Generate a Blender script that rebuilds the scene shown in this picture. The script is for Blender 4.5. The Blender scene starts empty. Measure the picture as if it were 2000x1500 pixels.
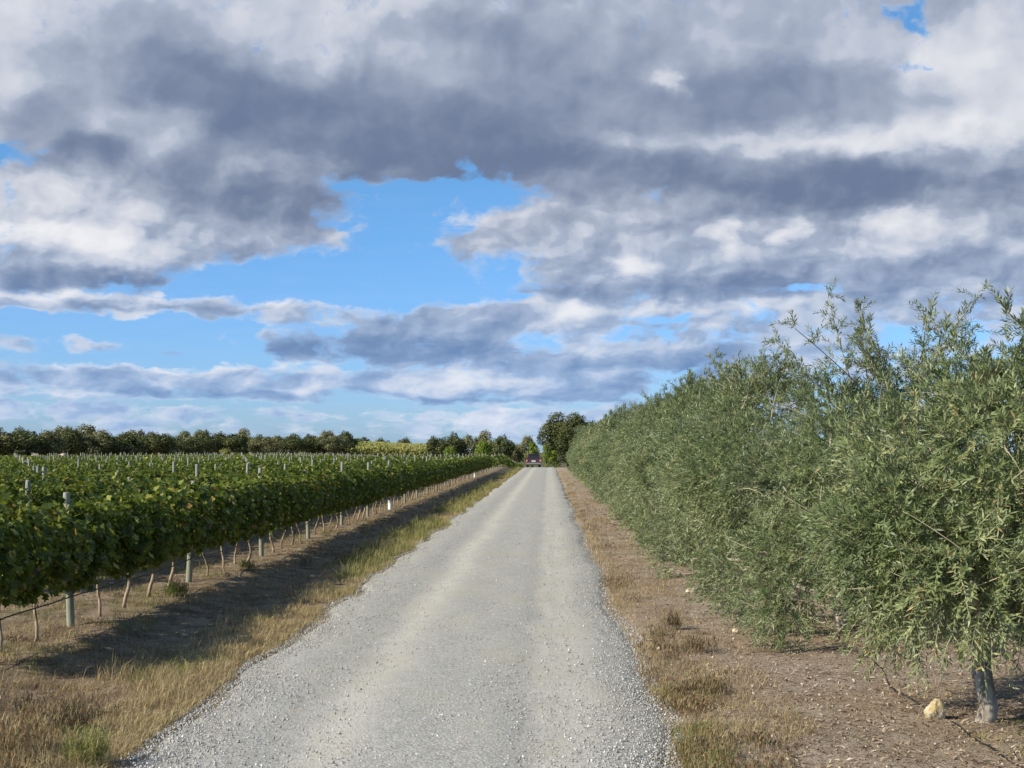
import bpy, math, random
import numpy as np
from mathutils import Vector, Matrix

R = math.radians
scene = bpy.context.scene
C = scene.collection
rng = np.random.default_rng(7)

# ------------------------------------------------------------------ camera
CAM_Z = 2.1
FPX = 2850.0
PITCH = math.atan(128 / 2850)
YAW = math.atan(71 / 2850)
cam_data = bpy.data.cameras.new("camera")
cam_data.sensor_width = 36.0
cam_data.lens = 36.0 * FPX / 2000.0
cam_data.clip_start = 0.1
cam_data.clip_end = 5000
cam = bpy.data.objects.new("camera", cam_data)
cam.location = (0, 0, CAM_Z)
cam.rotation_euler = (math.pi / 2 + PITCH, 0, YAW)
C.objects.link(cam)
scene.camera = cam

# ------------------------------------------------------------------ render settings
scene.view_settings.view_transform = 'Standard'
scene.view_settings.look = 'None'
scene.view_settings.gamma = 1.0
scene.view_settings.exposure = 0.42
cy = scene.cycles
cy.max_bounces = 5
cy.diffuse_bounces = 3
cy.glossy_bounces = 2
cy.transmission_bounces = 4
cy.transparent_max_bounces = 8
cy.caustics_reflective = False
cy.caustics_refractive = False

# ------------------------------------------------------------------ sun
SUN_EL = 31.5
SUN_TRAVEL = (1.0, 0.52)                     # direction the light travels over the ground
sa = math.atan2(-SUN_TRAVEL[0], -SUN_TRAVEL[1])   # azimuth of the sun from +Y, clockwise
sd = Vector((math.sin(sa) * math.cos(R(SUN_EL)), math.cos(sa) * math.cos(R(SUN_EL)), math.sin(R(SUN_EL))))
sun = bpy.data.lights.new("sun", 'SUN')
sun.energy = 5.0
sun.angle = R(0.55)
sun.color = (1.0, 0.92, 0.78)
sun_o = bpy.data.objects.new("sun", sun)
sun_o.rotation_euler = sd.to_track_quat('Z', 'Y').to_euler()
C.objects.link(sun_o)

# ------------------------------------------------------------------ node helpers
class N:
    """A tiny expression builder for shader nodes."""
    def __init__(self, nt): self.nt = nt
    def put(self, sock, v):
        if isinstance(v, (int, float)): sock.default_value = v
        elif isinstance(v, (tuple, list, Vector)):
            d = sock.default_value
            sock.default_value = tuple(v) + ((1.0,) if len(d) == 4 and len(v) == 3 else ())
        else: self.nt.links.new(v, sock)
    def m(self, op, a, b=None, c=None, clamp=False):
        n = self.nt.nodes.new('ShaderNodeMath'); n.operation = op; n.use_clamp = clamp
        self.put(n.inputs[0], a)
        if b is not None: self.put(n.inputs[1], b)
        if c is not None: self.put(n.inputs[2], c)
        return n.outputs[0]
    def v(self, op, a, b=None, c=None, out=0):
        n = self.nt.nodes.new('ShaderNodeVectorMath'); n.operation = op
        self.put(n.inputs[0], a)
        if b is not None: self.put(n.inputs[1], b)
        if c is not None: self.put(n.inputs[2], c)
        return n.outputs[out]
    def xyz(self, x=0.0, y=0.0, z=0.0):
        n = self.nt.nodes.new('ShaderNodeCombineXYZ')
        for i, q in enumerate((x, y, z)): self.put(n.inputs[i], q)
        return n.outputs[0]
    def sep(self, a):
        n = self.nt.nodes.new('ShaderNodeSeparateXYZ'); self.put(n.inputs[0], a)
        return n.outputs
    def noise(self, vec, scale, detail=3.0, rough=0.55, lac=2.0, dist=0.0, color=False, dim='3D'):
        n = self.nt.nodes.new('ShaderNodeTexNoise'); n.noise_dimensions = dim
        self.put(n.inputs['Vector'], vec); n.inputs['Scale'].default_value = scale
        n.inputs['Detail'].default_value = detail; n.inputs['Roughness'].default_value = rough
        n.inputs['Lacunarity'].default_value = lac; n.inputs['Distortion'].default_value = dist
        return n.outputs[1 if color else 0]
    def voro(self, vec, scale, out='Distance', feat='F1', rnd=1.0):
        n = self.nt.nodes.new('ShaderNodeTexVoronoi'); n.feature = feat
        self.put(n.inputs['Vector'], vec); n.inputs['Scale'].default_value = scale
        n.inputs['Randomness'].default_value = rnd
        return n.outputs[out]
    def mix(self, f, a, b, mode='MIX'):
        n = self.nt.nodes.new('ShaderNodeMix'); n.data_type = 'RGBA'; n.blend_type = mode
        self.put(n.inputs[0], f); self.put(n.inputs[6], a); self.put(n.inputs[7], b)
        return n.outputs[2]
    def step(self, x, a, b, smooth=True):
        n = self.nt.nodes.new('ShaderNodeMapRange'); n.interpolation_type = 'SMOOTHSTEP' if smooth else 'LINEAR'
        self.put(n.inputs[0], x); n.inputs[1].default_value = a; n.inputs[2].default_value = b
        return n.outputs[0]
    def ramp(self, f, stops, interp='LINEAR'):
        n = self.nt.nodes.new('ShaderNodeValToRGB'); n.color_ramp.interpolation = interp
        el = n.color_ramp.elements
        while len(el) < len(stops): el.new(0.5)
        for e, (p, c) in zip(el, stops): e.position = p; e.color = tuple(c) + (1.0,)
        self.put(n.inputs[0], f)
        return n.outputs[0]
    def new(self, kind): return self.nt.nodes.new(kind)

# ------------------------------------------------------------------ world: sky and clouds
world = bpy.data.worlds.new("World")
scene.world = world
world.use_nodes = True
wt = world.node_tree
wt.nodes.clear()
W = N(wt)
world.cycles.sampling_method = 'MANUAL'
world.cycles.sample_map_resolution = 512

def px_dir(px, py):
    """Azimuth (from +Y, clockwise) and elevation in degrees of the direction seen at a photo position."""
    v = Vector(((px - 1000) / FPX, (750 - py) / FPX, -1.0))
    v = cam.rotation_euler.to_matrix() @ v
    v.normalize()
    return math.degrees(math.atan2(v.x, v.y)), math.degrees(math.asin(v.z))
PD = 49.7                                    # photo pixels per degree
CLOUD = [(90,170,260,90,.45),  # where clouds lie (+) and where the blue shows (-): px, py, rx, ry, amount
 (900,-120,1700,400,1.0),(560,250,420,110,.7),(1500,300,620,130,.8),(1900,230,300,250,.4),
 (170,330,190,60,.5),(430,410,240,58,.9),(170,400,180,70,.6),(120,512,240,46,.9),(420,478,100,22,.6),(618,470,66,30,.40),
 (1190,475,280,66,.85),(1650,480,420,90,.9),(1400,565,220,36,.75),(1850,560,200,30,.6),(860,482,60,15,.40),
 (170,588,240,17,.85),(560,618,330,24,.75),(780,672,250,38,.95),(1000,615,160,24,.6),(1115,603,70,26,.6),
 (1500,625,400,30,.55),(1480,690,380,30,.5),(1280,760,440,60,.45),(200,668,45,9,.6),(358,678,52,9,.6),(40,668,90,14,.7),
 (150,745,300,34,.6),(520,745,330,26,.55),(950,748,240,28,.6),(500,800,900,18,.25),(1000,830,1400,22,.34),(100,790,220,20,.3),(950,800,200,14,.3),(1300,700,300,30,.3),
 (20,300,80,24,-1.2),(10,365,18,26,-.6),(790,365,150,22,-.8),(950,375,120,30,-1.0),(905,312,26,20,-.8),(640,545,290,40,-1.2),
 (780,450,110,55,-1.0),(130,632,420,18,-.9),(400,660,130,36,-.6),(330,702,200,9,-.5),
 (1765,25,30,28,-1.0),(1640,45,40,14,-.5),(1800,122,60,9,-.5),(1570,566,110,13,-1.0),(1295,378,36,22,-.8),(1310,618,90,7,-.7),
 (1050,585,70,7,-.5),(1160,393,40,9,-.4),(700,715,120,6,-.4),(300,785,420,7,-.5),(820,795,300,7,-.5),(1150,690,60,6,-.3)]
SHADE = [  # light (+) and dark (-) of the clouds: px, py, rx, ry, amount
 (20,80,240,120,.36),(530,60,160,55,.22),(760,10,260,26,.20),(700,110,160,36,.14),(1000,60,160,60,-.10),(1620,90,180,46,.14),(1900,80,150,60,.36),(1740,262,220,28,.34),
 (1950,190,140,50,.25),(1330,278,280,16,.22),(1312,175,34,20,.42),(290,245,100,46,.22),(590,322,150,13,.18),(1000,120,330,60,-.12),(250,60,150,60,-.08),
 (270,135,200,55,-.26),(430,200,140,70,-.2),(640,240,320,80,-.28),(760,310,220,46,-.22),(520,395,180,52,-.34),(200,300,120,34,-.34),
 (980,290,200,70,-.28),(1450,190,260,55,-.24),(1200,300,220,46,-.16),(1500,345,500,42,-.30),(1800,370,320,46,-.28),(1600,410,200,30,-.2),(60,220,120,46,-.2),
 (130,370,150,46,.24),(110,458,200,22,.32),(240,490,90,16,.25),(150,541,240,16,-.40),(480,488,80,12,-.25),
 (1000,412,150,22,.24),(1240,512,52,20,.45),(1428,462,34,28,.48),(1540,452,26,30,.42),(1770,430,66,28,.40),(1400,566,240,30,-.42),
 (1180,505,120,26,-.18),(1850,525,200,36,-.16),(170,574,250,8,.30),(250,600,200,5,-.2),(720,596,260,9,.28),(780,684,280,32,-.48),(500,612,160,9,-.1),
 (1105,603,46,20,.5),(1380,600,240,14,.28),(950,742,110,16,.40),(420,712,230,10,.40),(250,703,120,8,.3),(1130,672,90,22,.34),
 (1240,740,240,46,-.36),(110,735,160,16,-.25),(450,768,260,8,-.35),(1350,705,200,14,-.15),(900,780,260,7,-.25),(150,770,140,8,.25)]

tc = W.new('ShaderNodeTexCoord').outputs['Generated']
dn = W.v('NORMALIZE', tc)
dx, dy, dz = W.sep(dn)
az = W.m('MULTIPLY', W.m('ARCTAN2', dx, dy), 57.29578)
el = W.m('MULTIPLY', W.m('ARCSINE', dz), 57.29578)
elp = W.m('MAXIMUM', el, -5.0)
inv = W.m('DIVIDE', 1.0, W.m('ADD', elp, 9.0))
P = W.xyz(W.m('MULTIPLY', az, 0.34),
          W.m('MULTIPLY', W.m('LOGARITHM', W.m('ADD', elp, 9.0), math.e), 11.0), 3.7)
warp = W.v('SUBTRACT', W.noise(P, 1.1, 4, 0.55, color=True), (0.5, 0.5, 0.5))
wamt = W.m('MULTIPLY_ADD', elp, 0.085, 0.6)
AE = W.v('ADD', W.xyz(az, el, 0), W.v('MULTIPLY', warp, W.xyz(W.m('MULTIPLY', wamt, 2.6), W.m('MULTIPLY', wamt, 1.3), 0)))
def blobs(items):
    acc = None
    for (px, py, rx, ry, a) in items:
        cx, cyy = px_dir(px, py)
        sx, sy = PD / rx, PD / ry
        q = W.v('MULTIPLY_ADD', AE, (sx, sy, 0), (-cx * sx, -cyy * sy, 0))
        q = W.v('DOT_PRODUCT', q, q, out=1)
        g = W.m('DIVIDE', 1.0, W.m('MULTIPLY_ADD', q, W.m('MULTIPLY', q, 1.0), 1.0))
        acc = W.m('MULTIPLY', g, a) if acc is None else W.m('MULTIPLY_ADD', g, a, acc)
    return acc
dens0 = blobs(CLOUD)
shade0 = blobs(SHADE)
P2 = W.v('ADD', W.v('MULTIPLY', P, (1.0, 0.72, 1.0)), W.v('MULTIPLY', warp, (0.5, 0.5, 0)))
n1 = W.noise(P2, 1.7, 8, 0.52)
nl1 = W.noise(P2, 1.5, 4.5, 0.46)
nl2 = W.noise(W.v('ADD', P2, (-0.16, 0.24, 0.0)), 1.5, 3.0, 0.44)
n3 = W.noise(W.v('MULTIPLY', P, (0.5, 0.7, 1)), 1.0, 3, 0.5)
dens0 = W.m('ADD', dens0, W.m('MULTIPLY', W.step(el, 16.0, 24.0), 0.45))
dens = W.m('ADD', W.m('MULTIPLY_ADD', W.m('SUBTRACT', n1, 0.5), W.m('MULTIPLY_ADD', W.step(el, 9.0, 2.0), 1.0, 2.3), dens0), -0.16)
n4 = W.noise(W.v('ADD', P, W.v('MULTIPLY', warp, (0.9, 0.9, 0))), 5.5, 5, 0.62)
alpha = W.step(W.m('MULTIPLY_ADD', W.m('SUBTRACT', n4, 0.5), 0.9, dens), -0.02, 0.72)
relief = W.m('SUBTRACT', nl1, nl2)
nh1 = W.noise(P2, 4.2, 4.0, 0.55)
nh2 = W.noise(W.v('ADD', P2, (-0.05, 0.075, 0.0)), 4.2, 3.0, 0.5)
relief = W.m('MULTIPLY_ADD', W.m('SUBTRACT', nh1, nh2), W.m('MULTIPLY_ADD', W.step(el, 13.5, 9.0), 0.22, 0.08), relief)
rk = W.m('MULTIPLY_ADD', W.step(el, 13.5, 6.0), 0.55, 0.55)
br = W.m('ADD', W.m('MULTIPLY', relief, rk), W.m('MULTIPLY_ADD', shade0, 0.95, 0.50))
br = W.m('MULTIPLY_ADD', W.m('SUBTRACT', n3, 0.5), 0.5, br)
br = W.m('SUBTRACT', br, W.m('MULTIPLY_ADD', W.step(el, 7.0, 13.0), 0.09, W.m('MULTIPLY', W.step(el, 2.5, 5.0), 0.07)))
br = W.m('SUBTRACT', br, W.m('MULTIPLY', W.step(el, 18.0, 28.0), 0.30))
br = W.m('MULTIPLY_ADD', W.m('SUBTRACT', 1.0, W.step(dens, 0.05, 0.7)), 0.2, br)
br = W.step(br, -0.25, 1.12)
hz = W.m('SUBTRACT', 1.0, W.step(el, 0.5, 10.0))
dark = W.mix(hz, (1.5, 1.98, 3.15), (1.6, 2.9, 5.4))
mid = W.mix(hz, (4.3, 4.85, 6.0), (3.7, 5.1, 7.5))
lite = W.mix(hz, (8.6, 8.55, 8.8), (8.0, 8.3, 9.0))
ccol = W.mix(W.step(br, 0.45, 1.0, False), W.mix(W.step(br, 0.0, 0.5, False), dark, mid), lite)
sky = W.new('ShaderNodeTexSky')
sky.sky_type = 'NISHITA'
sky.sun_disc = False
sky.sun_elevation = R(SUN_EL)
sky.sun_rotation = sa
sky.air_density = 1.0
sky.dust_density = 0.4
sky.ozone_density = 2.0
skyc = W.mix(1.0, sky.outputs[0], W.mix(W.step(el, -2.0, 16.0), (0.60, 0.94, 1.75), (0.46, 1.02, 1.42)), 'MULTIPLY')
veil = W.m('MULTIPLY', W.step(el, 7.0, -1.0), 0.35)
skyc = W.mix(W.m('MULTIPLY', W.noise(W.v('MULTIPLY', P, (1, 2.5, 1)), 1.3, 4, 0.6), 0.10), skyc, (8, 8, 8.4))
col = W.mix(alpha, skyc, ccol)
bg = W.new('ShaderNodeBackground')
bg.inputs['Strength'].default_value = 0.077
wt.links.new(col, bg.inputs['Color'])
wo = W.new('ShaderNodeOutputWorld')
wt.links.new(bg.outputs[0], wo.inputs['Surface'])

# ------------------------------------------------------------------ mesh helpers
def tag(o, label=None, cat=None, group=None, kind=None):
    if label: o['label'] = label
    if cat: o['category'] = cat
    if group: o['group'] = group
    if kind: o['kind'] = kind
    return o

def link(o, parent=None):
    C.objects.link(o)
    if parent is not None: o.parent = parent
    return o

def empty(name, loc=(0, 0, 0), rz=0.0):
    o = bpy.data.objects.new(name, None)
    o.empty_display_size = 0.3
    o.location = loc; o.rotation_euler = (0, 0, rz)
    return link(o)

def mesh_np(name, verts, faces, mats, tone=None, mat_idx=None, smooth=False):
    """faces: an (n,3) or (n,4) integer array, or a list of such arrays."""
    me = bpy.data.meshes.new(name)
    fl = faces if isinstance(faces, list) else [faces]
    fl = [f for f in fl if len(f)]
    verts = np.asarray(verts, dtype=np.float32)
    me.vertices.add(len(verts)); me.vertices.foreach_set('co', verts.ravel())
    loops = np.concatenate([f.ravel() for f in fl]).astype(np.int32)
    sizes = np.concatenate([np.full(len(f), f.shape[1]) for f in fl]).astype(np.int32)
    starts = np.concatenate([[0], np.cumsum(sizes)[:-1]]).astype(np.int32)
    me.loops.add(len(loops)); me.loops.foreach_set('vertex_index', loops)
    me.polygons.add(len(sizes)); me.polygons.foreach_set('loop_start', starts)
    me.polygons.foreach_set('loop_total', sizes)
    if mat_idx is not None: me.polygons.foreach_set('material_index', np.asarray(mat_idx, dtype=np.int32))
    if smooth: me.polygons.foreach_set('use_smooth', np.ones(len(sizes), dtype=bool))
    me.update(calc_edges=True)
    if tone is not None:
        at = me.attributes.new('tone', 'FLOAT', 'FACE')
        at.data.foreach_set('value', np.asarray(tone, dtype=np.float32))
    for m in (mats if isinstance(mats, (list, tuple)) else [mats]): me.materials.append(m)
    return me

def obj(name, me, parent=None, loc=None):
    o = bpy.data.objects.new(name, me)
    if loc is not None: o.location = loc
    return link(o, parent)

def frames(axis, roll):
    """Rotation matrices whose Y column is axis, rolled round it."""
    a = axis / np.maximum(np.linalg.norm(axis, axis=1, keepdims=True), 1e-9)
    up = np.tile(np.array([0, 0, 1.0]), (len(a), 1))
    par = np.abs(a[:, 2]) > 0.98
    up[par] = (1, 0, 0)
    x = np.cross(a, up); x /= np.linalg.norm(x, axis=1, keepdims=True)
    z = np.cross(x, a)
    c, s = np.cos(roll)[:, None], np.sin(roll)[:, None]
    x2 = x * c + z * s
    z2 = -x * s + z * c
    return np.stack([x2, a, z2], axis=2)

def scatter(tv, tf, pos, Rm, scale):
    """Copies of a template (tv (k,3), tf (m,n)) at pos with rotation Rm (n,3,3) and scale (n,) or (n,3)."""
    scale = np.asarray(scale)
    if scale.ndim == 1: scale = scale[:, None]
    v = tv[None, :, :] * scale[:, None, :]
    v = np.einsum('nij,nkj->nki', Rm, v) + pos[:, None, :]
    n, k = len(pos), len(tv)
    f = tf[None, :, :] + (np.arange(n) * k)[:, None, None]
    return v.reshape(-1, 3), f.reshape(-1, tf.shape[1])

class MB:
    """Collects arrays into one mesh."""
    def __init__(self): self.v = []; self.f = []; self.t = []; self.mi = []; self.n = 0
    def add(self, v, f, tone=0.5, mi=0):
        v = np.asarray(v, dtype=float); f = np.asarray(f, dtype=int)
        self.v.append(v); self.f.append(f + self.n); self.n += len(v)
        self.t.append(np.full(len(f), tone) if np.isscalar(tone) else np.asarray(tone))
        self.mi.append(np.full(len(f), mi))
        return self
    def mesh(self, name, mats, smooth=False):
        return mesh_np(name, np.concatenate(self.v), self.f, mats, np.concatenate(self.t), np.concatenate(self.mi), smooth)

def tube(points, radii, sides=6, twist=0.0, caps=True, wob=0.0, r=None):
    """A tapering tube along points; returns verts and quads (caps as quads with a doubled corner avoided: fans of tris are skipped)."""
    pts = np.asarray(points, dtype=float); radii = np.asarray(radii, dtype=float)
    n = len(pts)
    tan = np.gradient(pts, axis=0)
    tan /= np.maximum(np.linalg.norm(tan, axis=1, keepdims=True), 1e-9)
    ref = np.array([0, 1.0, 0]) if abs(tan[0][2]) > 0.7 else np.array([0, 0, 1.0])
    vs = []
    for i in range(n):
        x = np.cross(tan[i], ref); x /= max(np.linalg.norm(x), 1e-9)
        y = np.cross(tan[i], x)
        a = np.arange(sides) / sides * 2 * math.pi + twist * i
        rr = radii[i] * (1 + (wob * (r.random(sides) - .5) if r is not None else 0))
        ring = pts[i] + np.outer(np.cos(a) * rr, x) + np.outer(np.sin(a) * rr, y)
        vs.append(ring)
    v = np.concatenate(vs)
    f = []
    for i in range(n - 1):
        for j in range(sides):
            k = (j + 1) % sides
            f.append((i * sides + j, (i + 1) * sides + j, (i + 1) * sides + k, i * sides + k))
    if caps:
        c0, c1 = len(v), len(v) + 1
        v = np.concatenate([v, [pts[0], pts[-1]]])
        for j in range(0, sides, 2):
            f.append((c0, j, (j + 1) % sides, (j + 2) % sides))
            b = (n - 1) * sides
            f.append((c1, b + (j + 2) % sides, b + (j + 1) % sides, b + j))
    return v, np.array(f)

def box(x0, x1, y0, y1, z0, z1):
    v = np.array([(x, y, z) for x in (x0, x1) for y in (y0, y1) for z in (z0, z1)], float)
    f = np.array([(0, 1, 3, 2), (4, 6, 7, 5), (0, 4, 5, 1), (2, 3, 7, 6), (0, 2, 6, 4), (1, 5, 7, 3)])
    return v, f

def vnoise(x, y, seed=0):
    """Smooth value noise in 2-D, about -1..1."""
    def h(i, j):
        n = np.sin(i * 127.1 + j * 311.7 + seed * 74.7) * 43758.5453
        return (n - np.floor(n)) * 2 - 1
    xi, yi = np.floor(x), np.floor(y)
    xf, yf = x - xi, y - yi
    u, v = xf * xf * (3 - 2 * xf), yf * yf * (3 - 2 * yf)
    return (h(xi, yi) * (1 - u) + h(xi + 1, yi) * u) * (1 - v) + (h(xi, yi + 1) * (1 - u) + h(xi + 1, yi + 1) * u) * v

# ------------------------------------------------------------------ materials
def mat(name):
    m = bpy.data.materials.new(name); m.use_nodes = True
    nt = m.node_tree; nt.nodes.clear()
    return m, N(nt)

def finish(n, color, rough=0.8, spec=0.3, bump=None, bstr=0.3, bdist=0.02, trans=None, metal=0.0, coat=0.0, normal=None):
    p = n.new('ShaderNodeBsdfPrincipled')
    n.put(p.inputs['Base Color'], color); n.put(p.inputs['Roughness'], rough)
    p.inputs['Specular IOR Level'].default_value = spec; p.inputs['Metallic'].default_value = metal
    p.inputs['Coat Weight'].default_value = coat
    if bump is not None:
        b = n.new('ShaderNodeBump'); b.inputs['Strength'].default_value = bstr; b.inputs['Distance'].default_value = bdist
        n.put(b.inputs['Height'], bump); n.nt.links.new(b.outputs[0], p.inputs['Normal'])
    out = n.new('ShaderNodeOutputMaterial')
    last = p.outputs[0]
    if trans is not None:
        t = n.new('ShaderNodeBsdfTranslucent'); n.put(t.inputs[0], trans[1])
        mx = n.new('ShaderNodeMixShader'); mx.inputs[0].default_value = trans[0]
        n.nt.links.new(last, mx.inputs[1]); n.nt.links.new(t.outputs[0], mx.inputs[2]); last = mx.outputs[0]
    n.nt.links.new(last, out.inputs[0])

def attr(n, name='tone'):
    a = n.new('ShaderNodeAttribute'); a.attribute_name = name
    return a.outputs['Fac']

def simple(name, col, rough=0.7, spec=0.3, metal=0.0, coat=0.0, var=0.0, scale=8.0):
    m, n = mat(name)
    tc = n.new('ShaderNodeTexCoord').outputs['Object']
    if var:
        k = n.noise(tc, scale, 5, 0.6)
        c = n.mix(k, tuple(q * (1 - var) for q in col), tuple(min(1, q * (1 + var)) for q in col))
    else: c = col
    finish(n, c, rough, spec, metal=metal, coat=coat)
    return m

def leafmat(name, stops, trans=0.25, rough=0.5, spec=0.35, back=None, tcol=None, vary=0.10):
    m, n = mat(name)
    t = attr(n)
    oi = n.new('ShaderNodeObjectInfo').outputs['Random']
    t2 = n.m('ADD', t, n.m('MULTIPLY', n.m('SUBTRACT', oi, 0.5), vary), clamp=True)
    c = n.ramp(t2, stops)
    if back is not None:
        g = n.new('ShaderNodeNewGeometry').outputs['Backfacing']
        c = n.mix(n.m('MULTIPLY', g, 0.75), c, back)
    tc = n.mix(0.65, c, tcol, 'MIX') if tcol is not None else c
    finish(n, c, rough, spec, trans=(trans, tc) if trans else None)
    return m

M = {}
M['olive_leaf'] = leafmat('olive_leaf', [(0, (.070, .100, .034)), (.45, (.145, .185, .066)), (.8, (.25, .285, .120)), (.95, (.36, .36, .17)), (1, (.40, .29, .12))],
                          0.16, 0.45, 0.35, back=(.28, .32, .20), tcol=(.22, .30, .06), vary=0.28)
M['vine_leaf'] = leafmat('vine_leaf', [(0, (.018, .034, .010)), (.36, (.055, .088, .017)), (.68, (.18, .205, .040)), (.90, (.35, .34, .075)), (.965, (.26, .15, .045)), (1, (.20, .06, .025))],
                         0.33, 0.5, 0.22, tcol=(.28, .36, .03))
M['oak_leaf'] = leafmat('oak_leaf', [(0, (.040, .052, .014)), (.5, (.080, .095, .026)), (1, (.14, .145, .045))], 0.12, 0.6, 0.25)
M['greyoak_leaf'] = leafmat('greyoak_leaf', [(0, (.085, .090, .036)), (.5, (.165, .165, .066)), (1, (.26, .24, .11))], 0.12, 0.6, 0.25)
M['poplar_leaf'] = leafmat('poplar_leaf', [(0, (.09, .15, .018)), (.5, (.19, .25, .028)), (1, (.32, .34, .05))], 0.3, 0.5, 0.3, tcol=(.3, .36, .03))
M['thicket_leaf'] = leafmat('thicket_leaf', [(0, (.15, .15, .04)), (.5, (.25, .26, .07)), (1, (.33, .30, .10))], 0.2, 0.7, 0.2)
M['dry_grass'] = leafmat('dry_grass', [(0, (.15, .10, .055)), (.35, (.30, .215, .11)), (.7, (.44, .34, .17)), (1, (.52, .43, .24))], 0.25, 0.7, 0.2)
M['red_weed'] = leafmat('red_weed', [(0, (.075, .050, .03)), (.4, (.15, .105, .06)), (.75, (.22, .18, .085)), (.93, (.28, .23, .12)), (1, (.28, .10, .05))], 0.15, 0.8, 0.2)
M['green_grass'] = leafmat('green_grass', [(0, (.07, .10, .022)), (.45, (.17, .19, .05)), (1, (.36, .31, .13))], 0.3, 0.6, 0.2, tcol=(.22, .3, .04))
M['litter'] = leafmat('litter', [(0, (.11, .075, .05)), (.4, (.27, .19, .125)), (.8, (.42, .34, .25)), (1, (.56, .49, .39))], 0.0, 0.8, 0.2)
M['stone'] = leafmat('gravel_stone', [(0, (.15, .14, .12)), (.4, (.32, .31, .28)), (.8, (.46, .455, .43)), (1, (.74, .74, .72))], 0.0, 0.75, 0.3)

def bark(name, a, b, scale=9.0, bs=0.6, stretch=0.25):
    m, n = mat(name)
    tc = n.new('ShaderNodeTexCoord').outputs['Object']
    q = n.v('MULTIPLY', tc, (1, 1, stretch))
    k = n.noise(q, scale * 3, 6, 0.65)
    k2 = n.noise(tc, scale * 0.4, 3, 0.5)
    c = n.mix(n.step(k, .35, .65), a, b)
    c = n.mix(n.m('MULTIPLY', n.step(k2, .5, .7), 0.4), c, tuple(x * 1.25 for x in b))
    finish(n, c, 0.9, 0.15, bump=k, bstr=bs, bdist=0.02)
    return m
M['olive_bark'] = bark('olive_bark', (.17, .14, .11), (.40, .36, .30), 6)
M['twig'] = simple('olive_twig', (.38, .33, .22), 0.8, 0.2, var=.25)
M['vine_bark'] = bark('vine_bark', (.13, .095, .065), (.40, .31, .215), 10, stretch=0.15)
M['oak_bark'] = bark('oak_bark', (.05, .04, .03), (.12, .10, .08), 2)
M['hose'] = simple('black_hose', (.012, .012, .013), 0.45, 0.4)
M['guard'] = simple('white_plastic', (.78, .78, .76), 0.5, 0.4, var=.06)

def post_material():
    m, n = mat('weathered_post')
    tc = n.new('ShaderNodeTexCoord').outputs['Object']
    q = n.v('MULTIPLY', tc, (1, 1, .10))
    k = n.noise(q, 60, 5, 0.6)
    k2 = n.noise(tc, 5, 4, 0.6)
    c = n.mix(n.step(k, .3, .7), (.16, .16, .125), (.36, .36, .30))
    z = n.sep(tc)[2]
    alg = n.m('MULTIPLY', n.step(n.m('ADD', z, n.m('MULTIPLY', k2, .6)), .95, .35), .55)
    c = n.mix(alg, c, (.23, .24, .16))
    finish(n, c, 0.85, 0.2, bump=k, bstr=0.35, bdist=0.01)
    return m
M['post'] = post_material()

# ------------------------------------------------------------------ terrain
ROAD_L, ROAD_R = -2.92, 0.89
YC = 172.0
def crest(x, y):
    """How far the land lies below the near plain where the track tips over its rise."""
    d = np.maximum(y - YC, 0.0)
    w = np.clip((x + 40) / 28, 0, 1); w = w * w * (3 - 2 * w)
    return -w * 2.6 * (1 - np.exp(-(d / 75.0) ** 1.35))
def edge_l(y): return ROAD_L + 0.14 * vnoise(y * 0.55, y * 0, 3) + 0.05 * vnoise(y * 2.3, y * 0, 4)
def edge_r(y): return ROAD_R + 0.12 * vnoise(y * 0.5, y * 0, 5) + 0.05 * vnoise(y * 2.1, y * 0, 6)
def ground_z(x, y):
    x = np.asarray(x, float); y = np.asarray(y, float)
    base = crest(x, y)
    off = np.maximum(np.maximum(ROAD_L - x, x - ROAD_R), 0)
    k = np.clip(off / 0.6, 0, 1)
    near = np.exp(-np.maximum(y - 60, 0) / 60)
    bumps = (0.030 * vnoise(x * 1.1, y * .8, 1) + 0.018 * vnoise(x * 3.7, y * 3.1, 2) + 0.008 * vnoise(x * 11, y * 10, 8)) * near
    ditch = -0.07 * np.exp(-((x + 4.2) / 0.55) ** 2) + 0.04 * np.exp(-((x + 5.2) / 0.6) ** 2)
    return base - 0.035 + (bumps + ditch + 0.03) * k - 0.05 * (k < 0.001)

def grid_mesh(name, xs, ys, zf, m, uvscale=None):
    X, Y = np.meshgrid(xs, ys)
    Z = zf(X, Y)
    v = np.stack([X, Y, Z], axis=2).reshape(-1, 3)
    nx, ny = len(xs), len(ys)
    i = (np.arange(ny - 1)[:, None] * nx + np.arange(nx - 1)[None, :]).ravel()
    f = np.stack([i, i + 1, i + nx + 1, i + nx], axis=1)
    return mesh_np(name, v, f, m, smooth=True)

def spaced(a, b, s0, grow):
    out = [a]; s = s0
    while out[-1] < b: out.append(out[-1] + s); s *= grow
    return out

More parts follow.
